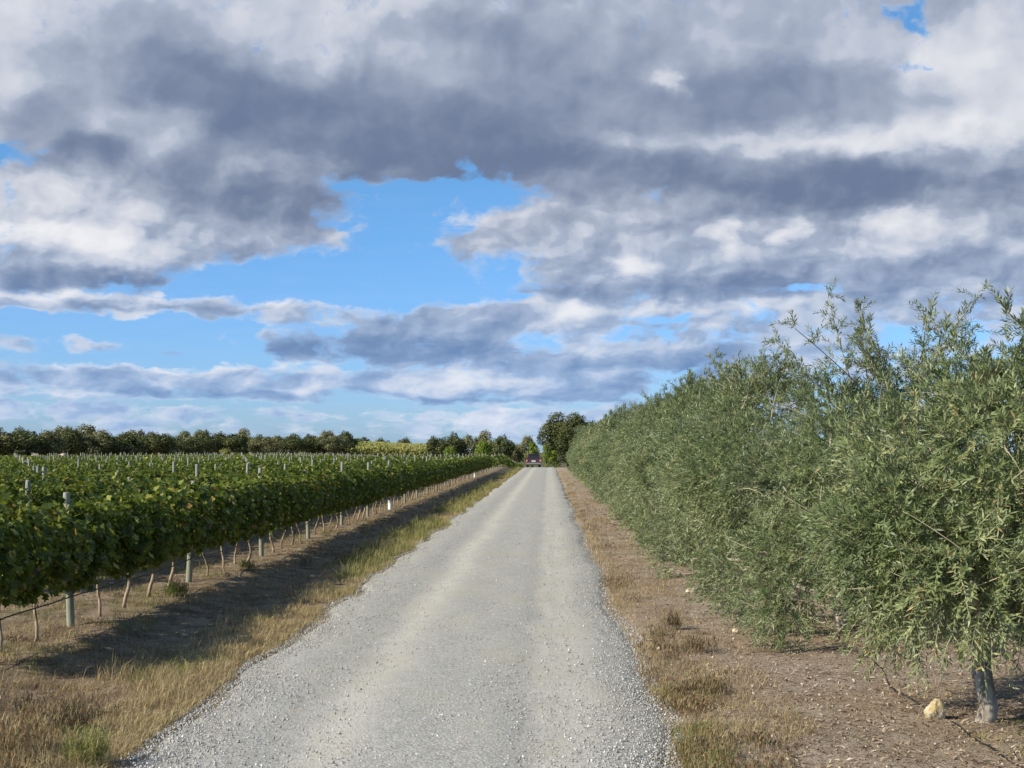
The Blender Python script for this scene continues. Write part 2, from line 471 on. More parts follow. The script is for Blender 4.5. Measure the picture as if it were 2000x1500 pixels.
def ground_material():
    m, n = mat('field_soil')
    P = n.new('ShaderNodeTexCoord').outputs['Object']
    x, y, z = n.sep(P)
    wob = n.m('MULTIPLY', n.m('SUBTRACT', n.noise(P, 0.9, 4, 0.6), .5), 1.0)
    xw = n.m('ADD', x, wob)
    big = n.noise(P, 0.35, 4, 0.6); mid = n.noise(P, 2.2, 5, 0.65); fine = n.noise(P, 26, 5, 0.7); fine2 = n.noise(P, 90, 3, 0.7)
    tan = n.mix(n.step(mid, .35, .65), (.36, .28, .20), (.50, .415, .315))
    tan = n.mix(n.m('MULTIPLY', n.step(big, .45, .65), .6), tan, (.38, .255, .155))
    tan = n.mix(n.m('MULTIPLY', n.step(n.noise(P, 0.8, 5, .7), .56, .68), .45), tan, (.15, .14, .05))
    straw = n.mix(n.step(mid, .3, .7), (.24, .17, .085), (.40, .31, .16))
    soil = n.mix(n.step(mid, .40, .60), (.15, .105, .07), (.40, .31, .215))
    soil = n.mix(n.m('MULTIPLY', n.step(n.noise(P, 1.3, 5, .7), .50, .64), .55), soil, (.15, .17, .055))
    soil = n.mix(n.m('MULTIPLY', n.step(big, .5, .62), .5), soil, (.33, .26, .15))
    c = n.mix(n.step(xw, -3.9, -3.3), soil, straw)
    c = n.mix(n.step(xw, 0.0, 1.5), c, tan)
    far = n.step(y, 255, 300)
    c = n.mix(far, c, (.16, .16, .07))
    c = n.mix(n.m('MULTIPLY', n.step(y, 172, 200), n.step(x, -30, -10)), c, (.08, .095, .035))
    c = n.mix(n.m('MULTIPLY', n.step(fine, .35, .75), .35), c, tuple(q for q in (.46, .37, .26)))
    c = n.mix(n.m('MULTIPLY', n.step(fine2, .62, .40), .45), c, (.075, .05, .033))
    bump = n.m('ADD', n.m('MULTIPLY', fine, .7), n.m('MULTIPLY', fine2, .3))
    finish(n, c, 0.95, 0.1, bump=bump, bstr=0.9, bdist=0.05)
    return m
M['ground'] = ground_material()
xs = np.concatenate([[-900, -500, -300, -200, -140, -100, -70, -50, -38, -28, -20, -15, -12, -10], np.arange(-8.5, ROAD_L - .02, .12), [ROAD_L, ROAD_L + .5, -1, ROAD_R - .5, ROAD_R],
                     np.arange(ROAD_R + .12, 7, .14), [8, 10, 13, 18, 26, 40, 60, 100, 200, 400, 900]])
ys = np.array([-300, -100, -30, -8, 0, 4] + spaced(7, 2200, 0.16, 1.0125))
g = obj('ground', grid_mesh('ground', xs, ys, ground_z, M['ground']))
tag(g, kind='structure')

def road_material():
    m, n = mat('gravel_track')
    P = n.new('ShaderNodeTexCoord').outputs['Object']
    x, y, z = n.sep(P)
    wx = n.m('ADD', x, n.m('MULTIPLY', n.m('SUBTRACT', n.noise(P, 0.22, 3, .5), .5), .45))
    def band(c, w): # a soft stripe along the track
        d = n.m('DIVIDE', n.m('SUBTRACT', wx, c), w)
        return n.m('POWER', math.e, n.m('MULTIPLY', n.m('MULTIPLY', d, d), -1.0))
    rut = n.m('MAXIMUM', n.m('MAXIMUM', band(-1.60, .26), band(-0.07, .13)), n.m('MULTIPLY', band(.18, .35), .55))
    PS = n.v('MULTIPLY', P, (1, .35, 1))
    patch = n.noise(PS, 1.3, 5, .6); fine = n.noise(P, 60, 4, .75); mid = n.noise(P, 9, 4, .65)
    vc = n.voro(P, 48, 'Color'); vd = n.voro(P, 48); vc2 = n.voro(P, 95, 'Color')
    r = n.sep(vc)[0]; r2 = n.sep(vc2)[0]
    base = n.mix(n.step(mid, .3, .7), (.29, .278, .235), (.395, .380, .322))
    chips = n.mix(r, (.20, .198, .185), (.52, .515, .49))
    c = n.mix(.40, base, chips)
    c = n.mix(n.m('MULTIPLY', n.step(r2, .86, .97), .65), c, (.66, .66, .66))
    c = n.mix(n.m('MULTIPLY', n.step(r2, .10, .02), .5), c, (.12, .11, .10))
    dusty = n.m('MULTIPLY', rut, n.step(n.m('ADD', patch, n.m('MULTIPLY', mid, .25)), .30, .62), clamp=True)
    dcol = n.mix(n.step(n.noise(P, 3.1, 4, .6), .4, .65), (.49, .47, .405), (.44, .415, .355))
    c = n.mix(n.m('MULTIPLY', dusty, .85), c, dcol)
    c = n.mix(n.m('MULTIPLY', n.step(patch, .45, .68), .55), c, (.39, .37, .295))
    red = n.m('MULTIPLY', n.step(n.noise(n.v('MULTIPLY', P, (1, .5, 1)), 2.6, 5, .7), .60, .72), .40)
    c = n.mix(red, c, (.38, .28, .215))
    c = n.mix(n.m('MULTIPLY', n.step(n.noise(n.v('MULTIPLY', P, (.6, 1.8, 1)), 1.7, 5, .7), .64, .72), .35), c, (.23, .20, .17))
    bh = n.m('ADD', n.m('MULTIPLY', n.m('SUBTRACT', 1.0, vd), .6), n.m('MULTIPLY', fine, .6))
    finish(n, c, 0.9, 0.15, bump=bh, bstr=0.55, bdist=0.015)
    return m
M['road'] = road_material()

def road_mesh():
    ys = np.array([-40, -10, 0, 4] + spaced(7, 200, 0.15, 1.011))
    t = np.linspace(0, 1, 34)
    L, Rr = edge_l(ys), edge_r(ys)
    X = L[:, None] * (1 - t) + Rr[:, None] * t
    Y = np.repeat(ys[:, None], len(t), 1)
    edge = np.minimum(t, 1 - t)[None, :] * (Rr - L)[:, None]
    near = np.exp(-np.maximum(Y - 60, 0) / 60)
    Z = crest(X, Y) + 0.055 * np.clip(edge / .5, 0, 1) ** .7 - 0.045 + near * (0.010 * vnoise(X * 2.5, Y * 1.1, 11) + 0.005 * vnoise(X * 9, Y * 8, 12))
    Z -= 0.025 * np.exp(-((X + 1.85) / .32) ** 2) + 0.025 * np.exp(-((X - .0) / .28) ** 2)
    Z[:, 0] -= 0.05; Z[:, -1] -= 0.05
    v = np.stack([X, Y, Z], 2).reshape(-1, 3)
    nx = len(t); ny = len(ys)
    i = (np.arange(ny - 1)[:, None] * nx + np.arange(nx - 1)[None, :]).ravel()
    f = np.stack([i, i + 1, i + nx + 1, i + nx], axis=1)
    return mesh_np('road', v, f, M['road'], smooth=True)
tag(obj('road', road_mesh()), kind='structure')
def road_z(x, y):
    return crest(x, y) + 0.006

def rand_R(n, r):
    q = r.normal(size=(n, 4)); q /= np.linalg.norm(q, axis=1, keepdims=True)
    w, x, y, z = q.T
    return np.stack([np.stack([1 - 2 * (y * y + z * z), 2 * (x * y - z * w), 2 * (x * z + y * w)], 1),
                     np.stack([2 * (x * y + z * w), 1 - 2 * (x * x + z * z), 2 * (y * z - x * w)], 1),
                     np.stack([2 * (x * z - y * w), 2 * (y * z + x * w), 1 - 2 * (x * x + y * y)], 1)], 1)

OCT_V = np.array([(1, 0, 0), (-1, 0, 0), (0, 1, 0), (0, -1, 0), (0, 0, 1), (0, 0, -1)], float)
OCT_F = np.array([(0, 2, 4), (2, 1, 4), (1, 3, 4), (3, 0, 4), (2, 0, 5), (1, 2, 5), (3, 1, 5), (0, 3, 5)])

def depth_sample(n, y0, y1, r, p=1.6):
    """Distances denser near the viewer so that the picture is evenly filled."""
    u = r.random(n)
    a, b = y0 ** (1 - p), y1 ** (1 - p)
    return (a + u * (b - a)) ** (1 / (1 - p))

def gravel():
    r = np.random.default_rng(21)
    n = 60000
    y = depth_sample(n, 8.6, 60, r, 2.0)
    t = r.random(n)
    # loose stones gather along both shoulders and in the middle ridge
    side = r.random(n)
    x = np.where(side < .30, edge_l(y) + np.abs(r.normal(0, .38, n)) - .10,
        np.where(side < .58, edge_r(y) - np.abs(r.normal(0, .36, n)) + .10, ROAD_L + t * (ROAD_R - ROAD_L)))
    x = np.where(side > .86, r.normal(-.75, .32, n), x)
    s = r.gamma(1.8, .0019, n) + .002
    s = np.clip(s, .002, .013) * (1 + np.clip((y - 20) / 40, 0, 1) * .5)
    sc = np.stack([s * r.uniform(.8, 1.4, n), s * r.uniform(.8, 1.4, n), s * r.uniform(.5, .9, n)], 1)
    z = road_z(x, y) + s * .1
    z = np.where((x < edge_l(y) + .06) | (x > edge_r(y) - .06), z - .03, z)
    v, f = scatter(OCT_V, OCT_F, np.stack([x, y, z], 1), rand_R(n, r), sc)
    tone = np.repeat(np.clip(r.normal(.60, .22, n), 0, 1), 8)
    o = obj('gravel', mesh_np('gravel', v, f, M['stone'], tone))
    tag(o, 'loose pale grey gravel stones strewn on the track', 'gravel', kind='stuff')
gravel()

ONES = "zeroth first second third fourth fifth sixth seventh eighth ninth tenth eleventh twelfth thirteenth fourteenth fifteenth sixteenth seventeenth eighteenth nineteenth".split()
TENS = {2: ("twenty", "twentieth"), 3: ("thirty", "thirtieth"), 4: ("forty", "fortieth"), 5: ("fifty", "fiftieth"), 6: ("sixty", "sixtieth"), 7: ("seventy", "seventieth"),
        8: ("eighty", "eightieth"), 9: ("ninety", "ninetieth")}
def nth(k):
    if k < 20: return ONES[k]
    if k >= 100: return "hundredth" if k == 100 else "hundred-and-" + nth(k - 100)
    t, o = divmod(k, 10)
    return TENS[t][1] if o == 0 else TENS[t][0] + "-" + ONES[o]

def unit(v): return v / np.maximum(np.linalg.norm(v, axis=-1, keepdims=True), 1e-9)

# ------------------------------------------------------------------ vineyard
ROW_X0, ROW_GAP = -5.63, 2.85
V_GAP = 1.14
LOBED = np.array([(0, 0, 0), (.30, -.10, .04), (.52, .18, .05), (.30, .32, .02), (.50, .62, .06), (.20, .66, .03), (0, 1.0, -.06),
                  (-.20, .66, .03), (-.50, .62, .06), (-.30, .32, .02), (-.52, .18, .05), (-.30, -.10, .04), (0, .38, -.03)], float)
LOBED_F = np.array([(12, i, i + 1) for i in range(0, 11)] + [(12, 11, 0)])
HEXL = np.array([(0, -.05, 0), (.46, .15, .05), (.36, .68, .04), (0, 1, -.05), (-.36, .68, .04), (-.46, .15, .05)], float)
HEX_F = np.array([(0, 1, 2, 3), (0, 3, 4, 5)])

def vine_points(r, n, length, top=1.36, bottom=.56, lumps=None):
    """Leaf places on the hanging hedge of one vine (x across, y along the row)."""
    y = r.uniform(-length / 2, length / 2, n)
    a = r.uniform(0, 2 * math.pi, n)
    rad = r.random(n) ** .33
    ph = r.uniform(0, 6.28, 4)
    w = .38 + .07 * np.sin(y * 5.2 + ph[0]) + .04 * np.sin(y * 11 + ph[1])
    tp = top + .08 * np.sin(y * 4.1 + ph[2]); bt = bottom + .08 * np.sin(y * 6.3 + ph[3])
    zc, rz = (tp + bt) / 2, (tp - bt) / 2
    ca, sa_ = np.cos(a), np.sin(a)
    sx = np.sign(ca) * np.abs(ca) ** .8
    x = sx * rad * w * (1 + .12 * sa_)
    z = zc + sa_ * rad * rz
    x += r.normal(0, .035, n); z += r.normal(0, .04, n)
    nrm = unit(np.stack([ca * .7, r.normal(0, .5, n), sa_ * .55 + .50], 1) + r.normal(0, .55, (n, 3)))
    return np.stack([x, y, z], 1), nrm

def leaf_frames(nrm, r, droop=.8):
    """Frames with Z along the leaf's face normal and Y (the tip) hanging."""
    n = len(nrm)
    d = np.stack([r.normal(0, .6, n), r.normal(0, .6, n), np.full(n, -droop)], 1)
    y = unit(d - (d * nrm).sum(1, keepdims=True) * nrm)
    x = np.cross(y, nrm)
    return np.stack([x, y, nrm], axis=2)

def vine_foliage(seed, n, fine=True, extra_top=0.0):
    r = np.random.default_rng(seed)
    p, nrm = vine_points(r, n, V_GAP + .25, top=1.36 + extra_top)
    # shoots that stand up or hang out of the hedge
    sp, sn = [], []
    for k in range(14):
        up = r.random() < .66
        o = np.array([r.uniform(-.25, .25), r.uniform(-.6, .6), 1.28 if up else .68])
        d = unit(np.array([r.normal(0, .5), r.normal(0, .5), 1.0 if up else -.7]))
        L = r.uniform(.15, .50) if up else r.uniform(.1, .28)
        m = int(L / .035)
        t = np.linspace(0, 1, m)[:, None]
        q = o + d * t * L + np.array([0, 0, -.12]) * t ** 2 * (1 if up else 0) + r.normal(0, .03, (m, 3))
        sp.append(q); sn.append(unit(r.normal(0, .6, (m, 3)) + np.array([0, -.2, .7])))
    p = np.concatenate([p] + sp); nrm = np.concatenate([nrm] + sn)
    s = r.uniform(.052, .108, len(p))
    F = leaf_frames(nrm, r)
    tone = np.clip(r.normal(.42, .24, len(p)), 0, .93)
    odd = r.random(len(p)) < .025
    tone[odd] = r.uniform(.93, 1, odd.sum())
    tv, tf = (LOBED, LOBED_F) if fine else (HEXL, HEX_F)
    v, f = scatter(tv, tf, p, F, s if fine else s * 1.25)
    return mesh_np('foliage', v, f, M['vine_leaf'], np.repeat(tone, len(tf)))

def vine_trunk(seed):
    r = np.random.default_rng(seed)
    k = 9
    t = np.linspace(0, 1, k)
    lean = r.normal(0, .05, 2)
    ph = r.uniform(0, 6.28, 2)
    pts = np.stack([lean[0] * t + .03 * np.sin(t * 9 + ph[0]), lean[1] * t + .04 * np.sin(t * 8 + ph[1]), -.06 + t * .88], 1)
    rad = np.interp(t, [0, .1, .5, .85, 1], [.036, .024, .019, .023, .028]) * r.uniform(.8, 1.15)
    b = MB()
    v, f = tube(pts, rad, 7, caps=True, wob=.35, r=r); b.add(v, f)
    for s in (-1, 1):                                     # the two arms tied along the wire
        q = np.array([pts[-1], pts[-1] + (0, s * .18, .05), pts[-1] + (.01, s * .55, .04 + r.normal(0, .02))])
        v, f = tube(q, [.022, .018, .010], 5); b.add(v, f)
    return b.mesh('trunk', M['vine_bark'], smooth=True)

FOL_FINE = [vine_foliage(100 + i, 1850, True, .08) for i in range(6)]
FOL_MID = [vine_foliage(200 + i, 800, False) for i in range(6)]
TRUNKS = [vine_trunk(300 + i) for i in range(7)]

def post_mesh(seed, h, sides=10):
    r = np.random.default_rng(seed)
    lean = r.normal(0, .018, 2)
    z = np.array([-.10, .0, .4, .8, 1.2, h - .02, h])
    pts = np.stack([lean[0] * z, lean[1] * z, z], 1)
    rad = np.array([.048, .047, .045, .043, .041, .040, .032])
    v, f = tube(pts, rad, sides, caps=True, wob=.05, r=r)
    return mesh_np('post', v, f, M['post'], smooth=True)
POSTS = [post_mesh(400 + i, h) for i, h in enumerate((1.58, 1.64, 1.70, 1.56, 1.74, 1.62))]

def row_end(x):
    return np.interp(x, [-80, -62, -45, -30, 0], [150, 185, 225, 262, 300])
rows = []
for k in range(26):
    x = ROW_X0 - k * ROW_GAP
    if k == 0: py0, gap = 17.18, 5.69
    elif k == 1: py0, gap = 23.6, 5.75
    else: py0, gap = 17.4 + (k * 1.93) % 5.7, 5.70
    rows.append((k, x, py0, gap, float(row_end(x))))

rv = np.random.default_rng(55)
cand_v, cand_p = [], []
for (k, x, py0, gap, yend) in rows:
    ymin = abs(x) / .385 - 1.2
    posts = [py0 + j * gap for j in range(-3, 60) if py0 + j * gap > ymin and py0 + j * gap < yend]
    for j, y in enumerate(posts): cand_p.append((y, k, x, j))
    y = py0 - 5 * gap + V_GAP
    c = 0; idx = 0
    first = py0 - 5 * gap
    j = 0
    while True:
        base = first + j * gap
        if base > yend: break
        for q in range(1, 5):
            yy = base + q * gap / 5
            if yy > ymin and yy < yend: cand_v.append((yy, k, x, q, base))
        yy = base + gap * .09                             # the vine that stands close to its post
        if k > 0 and yy > ymin and yy < yend: cand_v.append((yy, k, x, 0, base))
        j += 1
def weight(c):                                            # how large it shows: the roadside row shows whole, the others only their tops
    return c[0] * (1.0 if c[1] == 0 else 1.75)
cand_v.sort(key=weight); cand_p.sort(key=lambda c: c[0] * (1.0 if c[1] < 5 else 1.1))
ind_v, far_v = cand_v[:300], cand_v[300:]
ind_p, far_p = cand_p[:300], cand_p[300:]

ROWNAME = {0: "roadside vine row"}
def rowname(k): return "roadside vine row" if k == 0 else nth(k + 1) + " vine row from the track"

ind_p.sort(key=lambda c: (c[1], c[0]))
cnt = {}
rp = random.Random(9)
near_posts = []
proto_post = None
for (y, k, x, j) in ind_p:
    cnt[k] = cnt.get(k, 0) + 1
    me = POSTS[0] if (k == 0 and cnt[k] == 1) else POSTS[rp.randrange(len(POSTS))]
    o = obj('vineyard_post', me)
    o.location = (x + rp.uniform(-.03, .03), y, float(ground_z(x, y)))
    o.rotation_euler = (rp.uniform(-.02, .02), rp.uniform(-.03, .03), rp.uniform(0, 6.28))
    if k == 0: near_posts.append(y)
    lab = ("grey-green weathered post in the roadside vine row, nearest the camera, foot bare" if (k == 0 and cnt[k] == 1) else
           f"grey-green weathered post, {nth(cnt[k])} from the camera in the roadside vine row" if k == 0 else
           f"grey post top, {nth(cnt[k])} from the camera in the {rowname(k)}")
    tag(o, lab, 'post', 'posts of the vineyard trellis')

ind_v.sort(key=lambda c: (c[1], c[0]))
cnt = {}
for (y, k, x, q, base) in ind_v:
    cnt[k] = cnt.get(k, 0) + 1
    yy = y + rp.uniform(-.07, .07)
    e = empty('grapevine', (x + rp.uniform(-.02, .02), yy, float(ground_z(x, yy))), 0)
    fol = (FOL_FINE if y < 48 else FOL_MID)[rp.randrange(6)]
    f = obj('foliage', fol, e)
    if k == 0 and q in (1, 4): f.location = (0, -.26 if q == 1 else .26, 0)
    if rp.random() < .5: f.rotation_euler = (0, 0, math.pi)
    f.scale = (1, 1.36 if k == 0 and q in (1, 4) else 1, rp.uniform(.96, 1.04))
    t = obj('trunk', TRUNKS[rp.randrange(7)], e)
    t.rotation_euler = (0, 0, rp.choice((0, math.pi)))
    if k == 0:
        lab = f"leafy grapevine on a thin twisted trunk, {nth(cnt[k])} from the camera in the roadside vine row"
    else:
        lab = f"leafy grapevine top, {nth(cnt[k])} from the camera in the {rowname(k)}"
    tag(e, lab, 'grapevine', 'grapevines trained in rows')

def far_vineyard():
    r = np.random.default_rng(77)
    P_, N_ = [], []
    for (y, k, x, q, base) in far_v:
        n = int(np.interp(y, [20, 60, 120, 250], [260, 130, 60, 34]))
        p, nr = vine_points(r, n, V_GAP + .2, top=1.38)
        p = p[p[:, 2] > .5] ; nr = nr[:len(p)]
        p += (x, y, float(ground_z(x, y)))
        P_.append(p); N_.append(nr)
    p = np.concatenate(P_); nr = np.concatenate(N_)
    nr = unit(np.where(nr[:, 2:3] < 0, -nr, nr))
    s = np.interp(p[:, 1], [20, 60, 120, 250], [.13, .17, .24, .30]) * r.uniform(.8, 1.25, len(p))
    v, f = scatter(HEXL, HEX_F, p, leaf_frames(nr, r), s)
    tone = np.clip(r.normal(.5, .2, len(p)), 0, .93)
    tone[r.random(len(p)) < .03] = .97
    o = obj('far_vines', mesh_np('far_vines', v, f, M['vine_leaf'], np.repeat(tone, 2)))
    tag(o, 'leafy green tops of the distant vineyard rows merging together', 'vines', kind='stuff')
    b = MB()
    for (y, k, x, j) in far_p:
        h = r.uniform(1.58, 1.8)
        z0 = float(ground_z(x, y))
        v, f = tube([(x, y, z0 - .1), (x + r.normal(0, .03), y, z0 + h)], [.05, .043], 5)
        b.add(v, f)
    o = obj('far_posts', b.mesh('far_posts', M['post']))
    tag(o, 'grey post tops of the distant vineyard rows', 'posts', kind='stuff')
far_vineyard()

def hose_along_row():
    r = np.random.default_rng(5)
    pts = []
    y = 8.0
    while y < 120:
        ph = (y - 17.18) / 5.69
        sag = .035 * (1 - abs(((ph % 1) - .5) * 2) ** 2)
        pts.append((ROW_X0 + .045 + .008 * math.sin(y * 2), y, float(ground_z(ROW_X0, y)) * .3 + .39 - sag + .012 * math.sin(y * 1.7)))
        y += .35
    v, f = tube(pts, [.0085] * len(pts), 6)
    o = obj('irrigation_hose', mesh_np('irrigation_hose', v, f, M['hose'], smooth=True))
    tag(o, 'black drip hose strung low along the trunks of the roadside vine row', 'hose')
    pts = []
    y = 8.6
    while y < 60:
        x = 3.13 + .07 * math.sin(y * .9) + .05 * math.sin(y * 2.3) + (.02 * (y - 12) if y > 12 else 0) * .2
        pts.append((x, y, float(ground_z(x, y)) + .003 + .008 * math.sin(y * 3.1)))
        y += .18
    v, f = tube(pts, [.0065] * len(pts), 6)
    o = obj('irrigation_hose', mesh_np('irrigation_hose', v, f, M['hose'], smooth=True))
    tag(o, 'black drip hose lying on the bare earth under the olive trees', 'hose')
hose_along_row()

def guard(y, dx, h, label):
    z = float(ground_z(ROW_X0, y))
    r = np.random.default_rng(int(y))
    v, f = tube([(0, 0, -.02), (.005, 0, h * .5), (0, .01, h)], [.07, .066, .06], 10, caps=False)
    v2, f2 = tube([(0, 0, -.02), (.005, 0, h * .5), (0, .01, h)], [.064, .060, .054], 10, caps=False)
    b = MB().add(v, f).add(v2, f2[:, ::-1])
    rim = np.array([(2 * 10 + j, 2 * 10 + (j + 1) % 10, 50 - 30 + 30 + (j + 1) % 10 + 0, 50 - 30 + 30 + j) for j in range(10)])
    rim = np.array([(20 + j, 20 + (j + 1) % 10, 50 + (j + 1) % 10, 50 + j) for j in range(10)])
    me = mesh_np('vine_guard', np.concatenate([v, v2]), [f, f2[:, ::-1] + 30, rim], M['guard'])
    o = obj('vine_guard', me, loc=(ROW_X0 + dx, y, z))
    tag(o, label, 'vine guard')
guard(5.63 * 2850 / (1071 - 755), .12, .34, 'short white plastic tube round a young vine, the nearer of the two bright ones')
guard(5.63 * 2850 / (1071 - 924), .12, .36, 'small white plastic tube among the trunks further down the roadside vine row')

# ------------------------------------------------------------------ trees
def lobe_cloud(r, n, centres, radii, centre, inner=.35):
    """Points near the surface of a heap of lobes, with outward directions."""
    i = r.choice(len(centres), n, p=radii ** 2 / (radii ** 2).sum())
    d = unit(r.normal(size=(n, 3)))
    out = unit(centres[i] - centre)
    flip = ((d * out).sum(1) < -.35)
    d[flip] *= -1
    rad = 1 - r.random(n) ** 1.6 * (1 - inner)
    return centres[i] + d * radii[i][:, None] * rad[:, None], d, i

OL_V = np.array([(0, 0, 0), (.5, .45, .0), (0, 1, 0), (-.5, .45, .0)], float)
OL_F = np.array([(0, 1, 2, 3)])

def olive_mesh(seed, n_twigs, leaf=.062, nodes=15, height=3.5, width=1.2, length=2.6, shoots=22, bottom=.55, arcs=70, crown_shift=(0, 0), wisp=None, skirt=12):
    r = np.random.default_rng(seed)
    cz = (height + bottom) / 2
    # lobes
    L, rad = [], []
    nl = 32
    for k in range(nl):
        d = unit(r.normal(size=3))
        if abs(d[2]) > .85 and d[2] < 0: d[2] *= .3
        f = r.uniform(.72, 1.08)
        rr = r.uniform(.34, .60)
        c = np.array([d[0] * (width - rr * .5) * f, d[1] * (length - rr) * f, cz + d[2] * (height / 2 - bottom / 2 - rr * .8) * f])
        c[0] *= 1.0 + .16 * (cz - c[2]) / cz if c[2] < cz else 1 - .62 * ((c[2] - cz) / (height - cz)) ** 1.3
        L.append(c); rad.append(rr * (1 if c[2] < cz else 1 - .25 * (c[2] - cz) / (height - cz)))
    if skirt:
        for k in range(skirt):
            L.append(np.array([r.choice((-1, 1)) * r.uniform(.55, width - .12), r.uniform(-length, length) * .8, bottom + r.uniform(.22, .5)])); rad.append(r.uniform(.26, .42))
    L.append(np.array([0, 0, cz])); rad.append(.75)
    L.append(np.array([0, length * .42, cz - .1])); rad.append(.62)
    L.append(np.array([0, -length * .42, cz - .1])); rad.append(.62)
    L, rad = np.array(L), np.array(rad)
    L[:, 0] += crown_shift[0]; L[:, 1] += crown_shift[1]
    centre = np.array([crown_shift[0], crown_shift[1], cz])
    p, d, i = lobe_cloud(r, n_twigs, L, rad, centre, .58)
    ltone = r.normal(0, .16, len(L))[i]
    core = r.random(len(p)) < .10
    p[core] = centre + unit(r.normal(size=(core.sum(), 3))) * np.array([width, length, (height - bottom) / 2]) * (r.random((core.sum(), 1)) ** .5 * .75)
    keep = p[:, 2] > bottom - .15
    p, d, ltone = p[keep], d[keep], ltone[keep]
    out = unit(p - centre)
    tw = unit(d * .7 + out * .4 + np.array([0, 0, .32]) + r.normal(0, .36, p.shape))
    tl = r.uniform(.14, .34, len(p))
    droop = r.uniform(.0, .22, len(p))
    # loose shoots above the top
    sp, st, sl, sdp = [], [], [], []
    arcs_p = []
    for k in range(shoots):
        a = r.uniform(0, 6.28)
        q = np.array([math.cos(a) * width * r.uniform(0, .5), math.sin(a) * length * r.uniform(0, .85), 0]) + (crown_shift[0], crown_shift[1], 0)
        z = height - .45 - 1.6 * ((q[0] - crown_shift[0]) / width) ** 2 - .8 * ((q[1] - crown_shift[1]) / length) ** 2
        q[2] = z
        dr = unit(np.array([r.normal(0, .35), r.normal(0, .35), 1.0]))
        LL = r.uniform(.35, .75)
        m = 7
        t = np.linspace(0, 1, m)
        curve = q + dr * (t * LL)[:, None] + np.array([r.normal(0, .12), r.normal(0, .12), 0]) * (t ** 2)[:, None]
        arcs_p.append((curve, .008))
        for j in range(1, m):
            for _ in range(2):
                sp.append(curve[j]); st.append(unit(dr + r.normal(0, .55, 3))); sl.append(r.uniform(.12, .26)); sdp.append(r.uniform(0, .08))
        sp.append(curve[-1]); st.append(dr); sl.append(.22); sdp.append(.02)
    if wisp is not None:                                   # a tall open spray of branches
        for (wx, wy, wz0, wz1, nn) in wisp:
            for k in range(nn):
                q = np.array([wx + r.normal(0, .16), wy + r.normal(0, .16), wz0])
                dr = unit(np.array([r.normal(-.05, .42), r.normal(0, .42), 1.0]))
                LL = (wz1 - wz0) * r.uniform(.65, 1.08)
                m = 9
                t = np.linspace(0, 1, m)
                curve = q + dr * (t * LL)[:, None] + np.array([r.normal(0, .22), r.normal(0, .22), 0]) * (t ** 2)[:, None]
                arcs_p.append((curve, .011))
                for j in range(2, m):
                    for _ in range(4):
                        sp.append(curve[j] + r.normal(0, .02, 3)); st.append(unit(dr * .7 + r.normal(0, .65, 3))); sl.append(r.uniform(.14, .30)); sdp.append(r.uniform(0, .10))
    if sp:
        p = np.concatenate([p, sp]); tw = np.concatenate([tw, st]); tl = np.concatenate([tl, sl]); droop = np.concatenate([droop, sdp])
    n = len(p)
    t = np.linspace(.06, 1, nodes)
    P_ = p[:, None, :] + tw[:, None, :] * (tl[:, None] * t)[:, :, None]
    P_[:, :, 2] -= droop[:, None] * t ** 2
    tang = tw[:, None, :] - np.array([0, 0, 1.0]) * (2 * droop[:, None] * t / np.maximum(tl[:, None], .1))[:, :, None] * .6
    tang = unit(tang)
    # leaf pairs, each pair turned a quarter against the last
    side = unit(np.cross(tw, unit(r.normal(size=(n, 3)))))
    side2 = unit(np.cross(tw, side))
    ang = (np.arange(nodes) * math.pi / 2)[None, :] + r.uniform(0, 6.28, (n, 1))
    sd_ = side[:, None, :] * np.cos(ang)[:, :, None] + side2[:, None, :] * np.sin(ang)[:, :, None]
    pos, ax = [], []
    for s in (-1, 1):
        pos.append(P_.reshape(-1, 3))
        ax.append(unit(tang * .85 + sd_ * s * .75 + r.normal(0, .18, P_.shape)).reshape(-1, 3))
    pos = np.concatenate(pos); ax = np.concatenate(ax)
    kk = r.random(len(pos)) < .90
    pos, ax = pos[kk], ax[kk]
    # the upper face of a leaf mostly looks at the sky
    ow = np.repeat(np.concatenate([d * .75 + out * .25, np.tile([0, 0, .6], (n - len(d), 1))])[:, None, :], nodes, 1).reshape(-1, 3)
    ow = np.concatenate([ow, ow])[kk]
    zz = unit(ow + np.array([0, 0, .45]) + r.normal(0, .42, ow.shape))
    zz = unit(zz - (zz * ax).sum(1, keepdims=True) * ax)
    F = np.stack([np.cross(ax, zz), ax, zz], axis=2)
    sc = leaf * r.uniform(.7, 1.2, len(pos))
    v, f = scatter(OL_V, OL_F, pos, F, np.stack([sc * .21, sc, sc], 1))
    ltone = np.concatenate([ltone, np.zeros(n - len(ltone))])
    twt = np.repeat(np.clip(r.normal(.42, .15, n) + ltone, 0, .9)[:, None], nodes, 1).reshape(-1)
    tone = np.clip(np.concatenate([twt, twt])[kk] + r.normal(0, .13, len(pos)), 0, .96)
    tone[r.random(len(pos)) < .006] = 1.0
    b = MB().add(v, f, tone, 0)
    # twig sticks: thin three-sided strips, drawn as one bent quad strip
    e0 = p; e1 = P_[:, nodes // 2, :]; e2 = P_[:, -1, :]
    w = .0028
    sdv = side * w
    sv = np.stack([e0 + sdv, e0 - sdv, e1 - sdv * .8, e1 + sdv * .8, e2 - sdv * .4, e2 + sdv * .4], 1).reshape(-1, 3)
    sf = (np.array([(0, 1, 2, 3), (3, 2, 4, 5)])[None] + (np.arange(n) * 6)[:, None, None]).reshape(-1, 4)
    b.add(sv, sf, .5, 1)
    # longer bare branches arching through the outside of the crown
    q, dq, _ = lobe_cloud(r, arcs, L, rad, centre, .75)
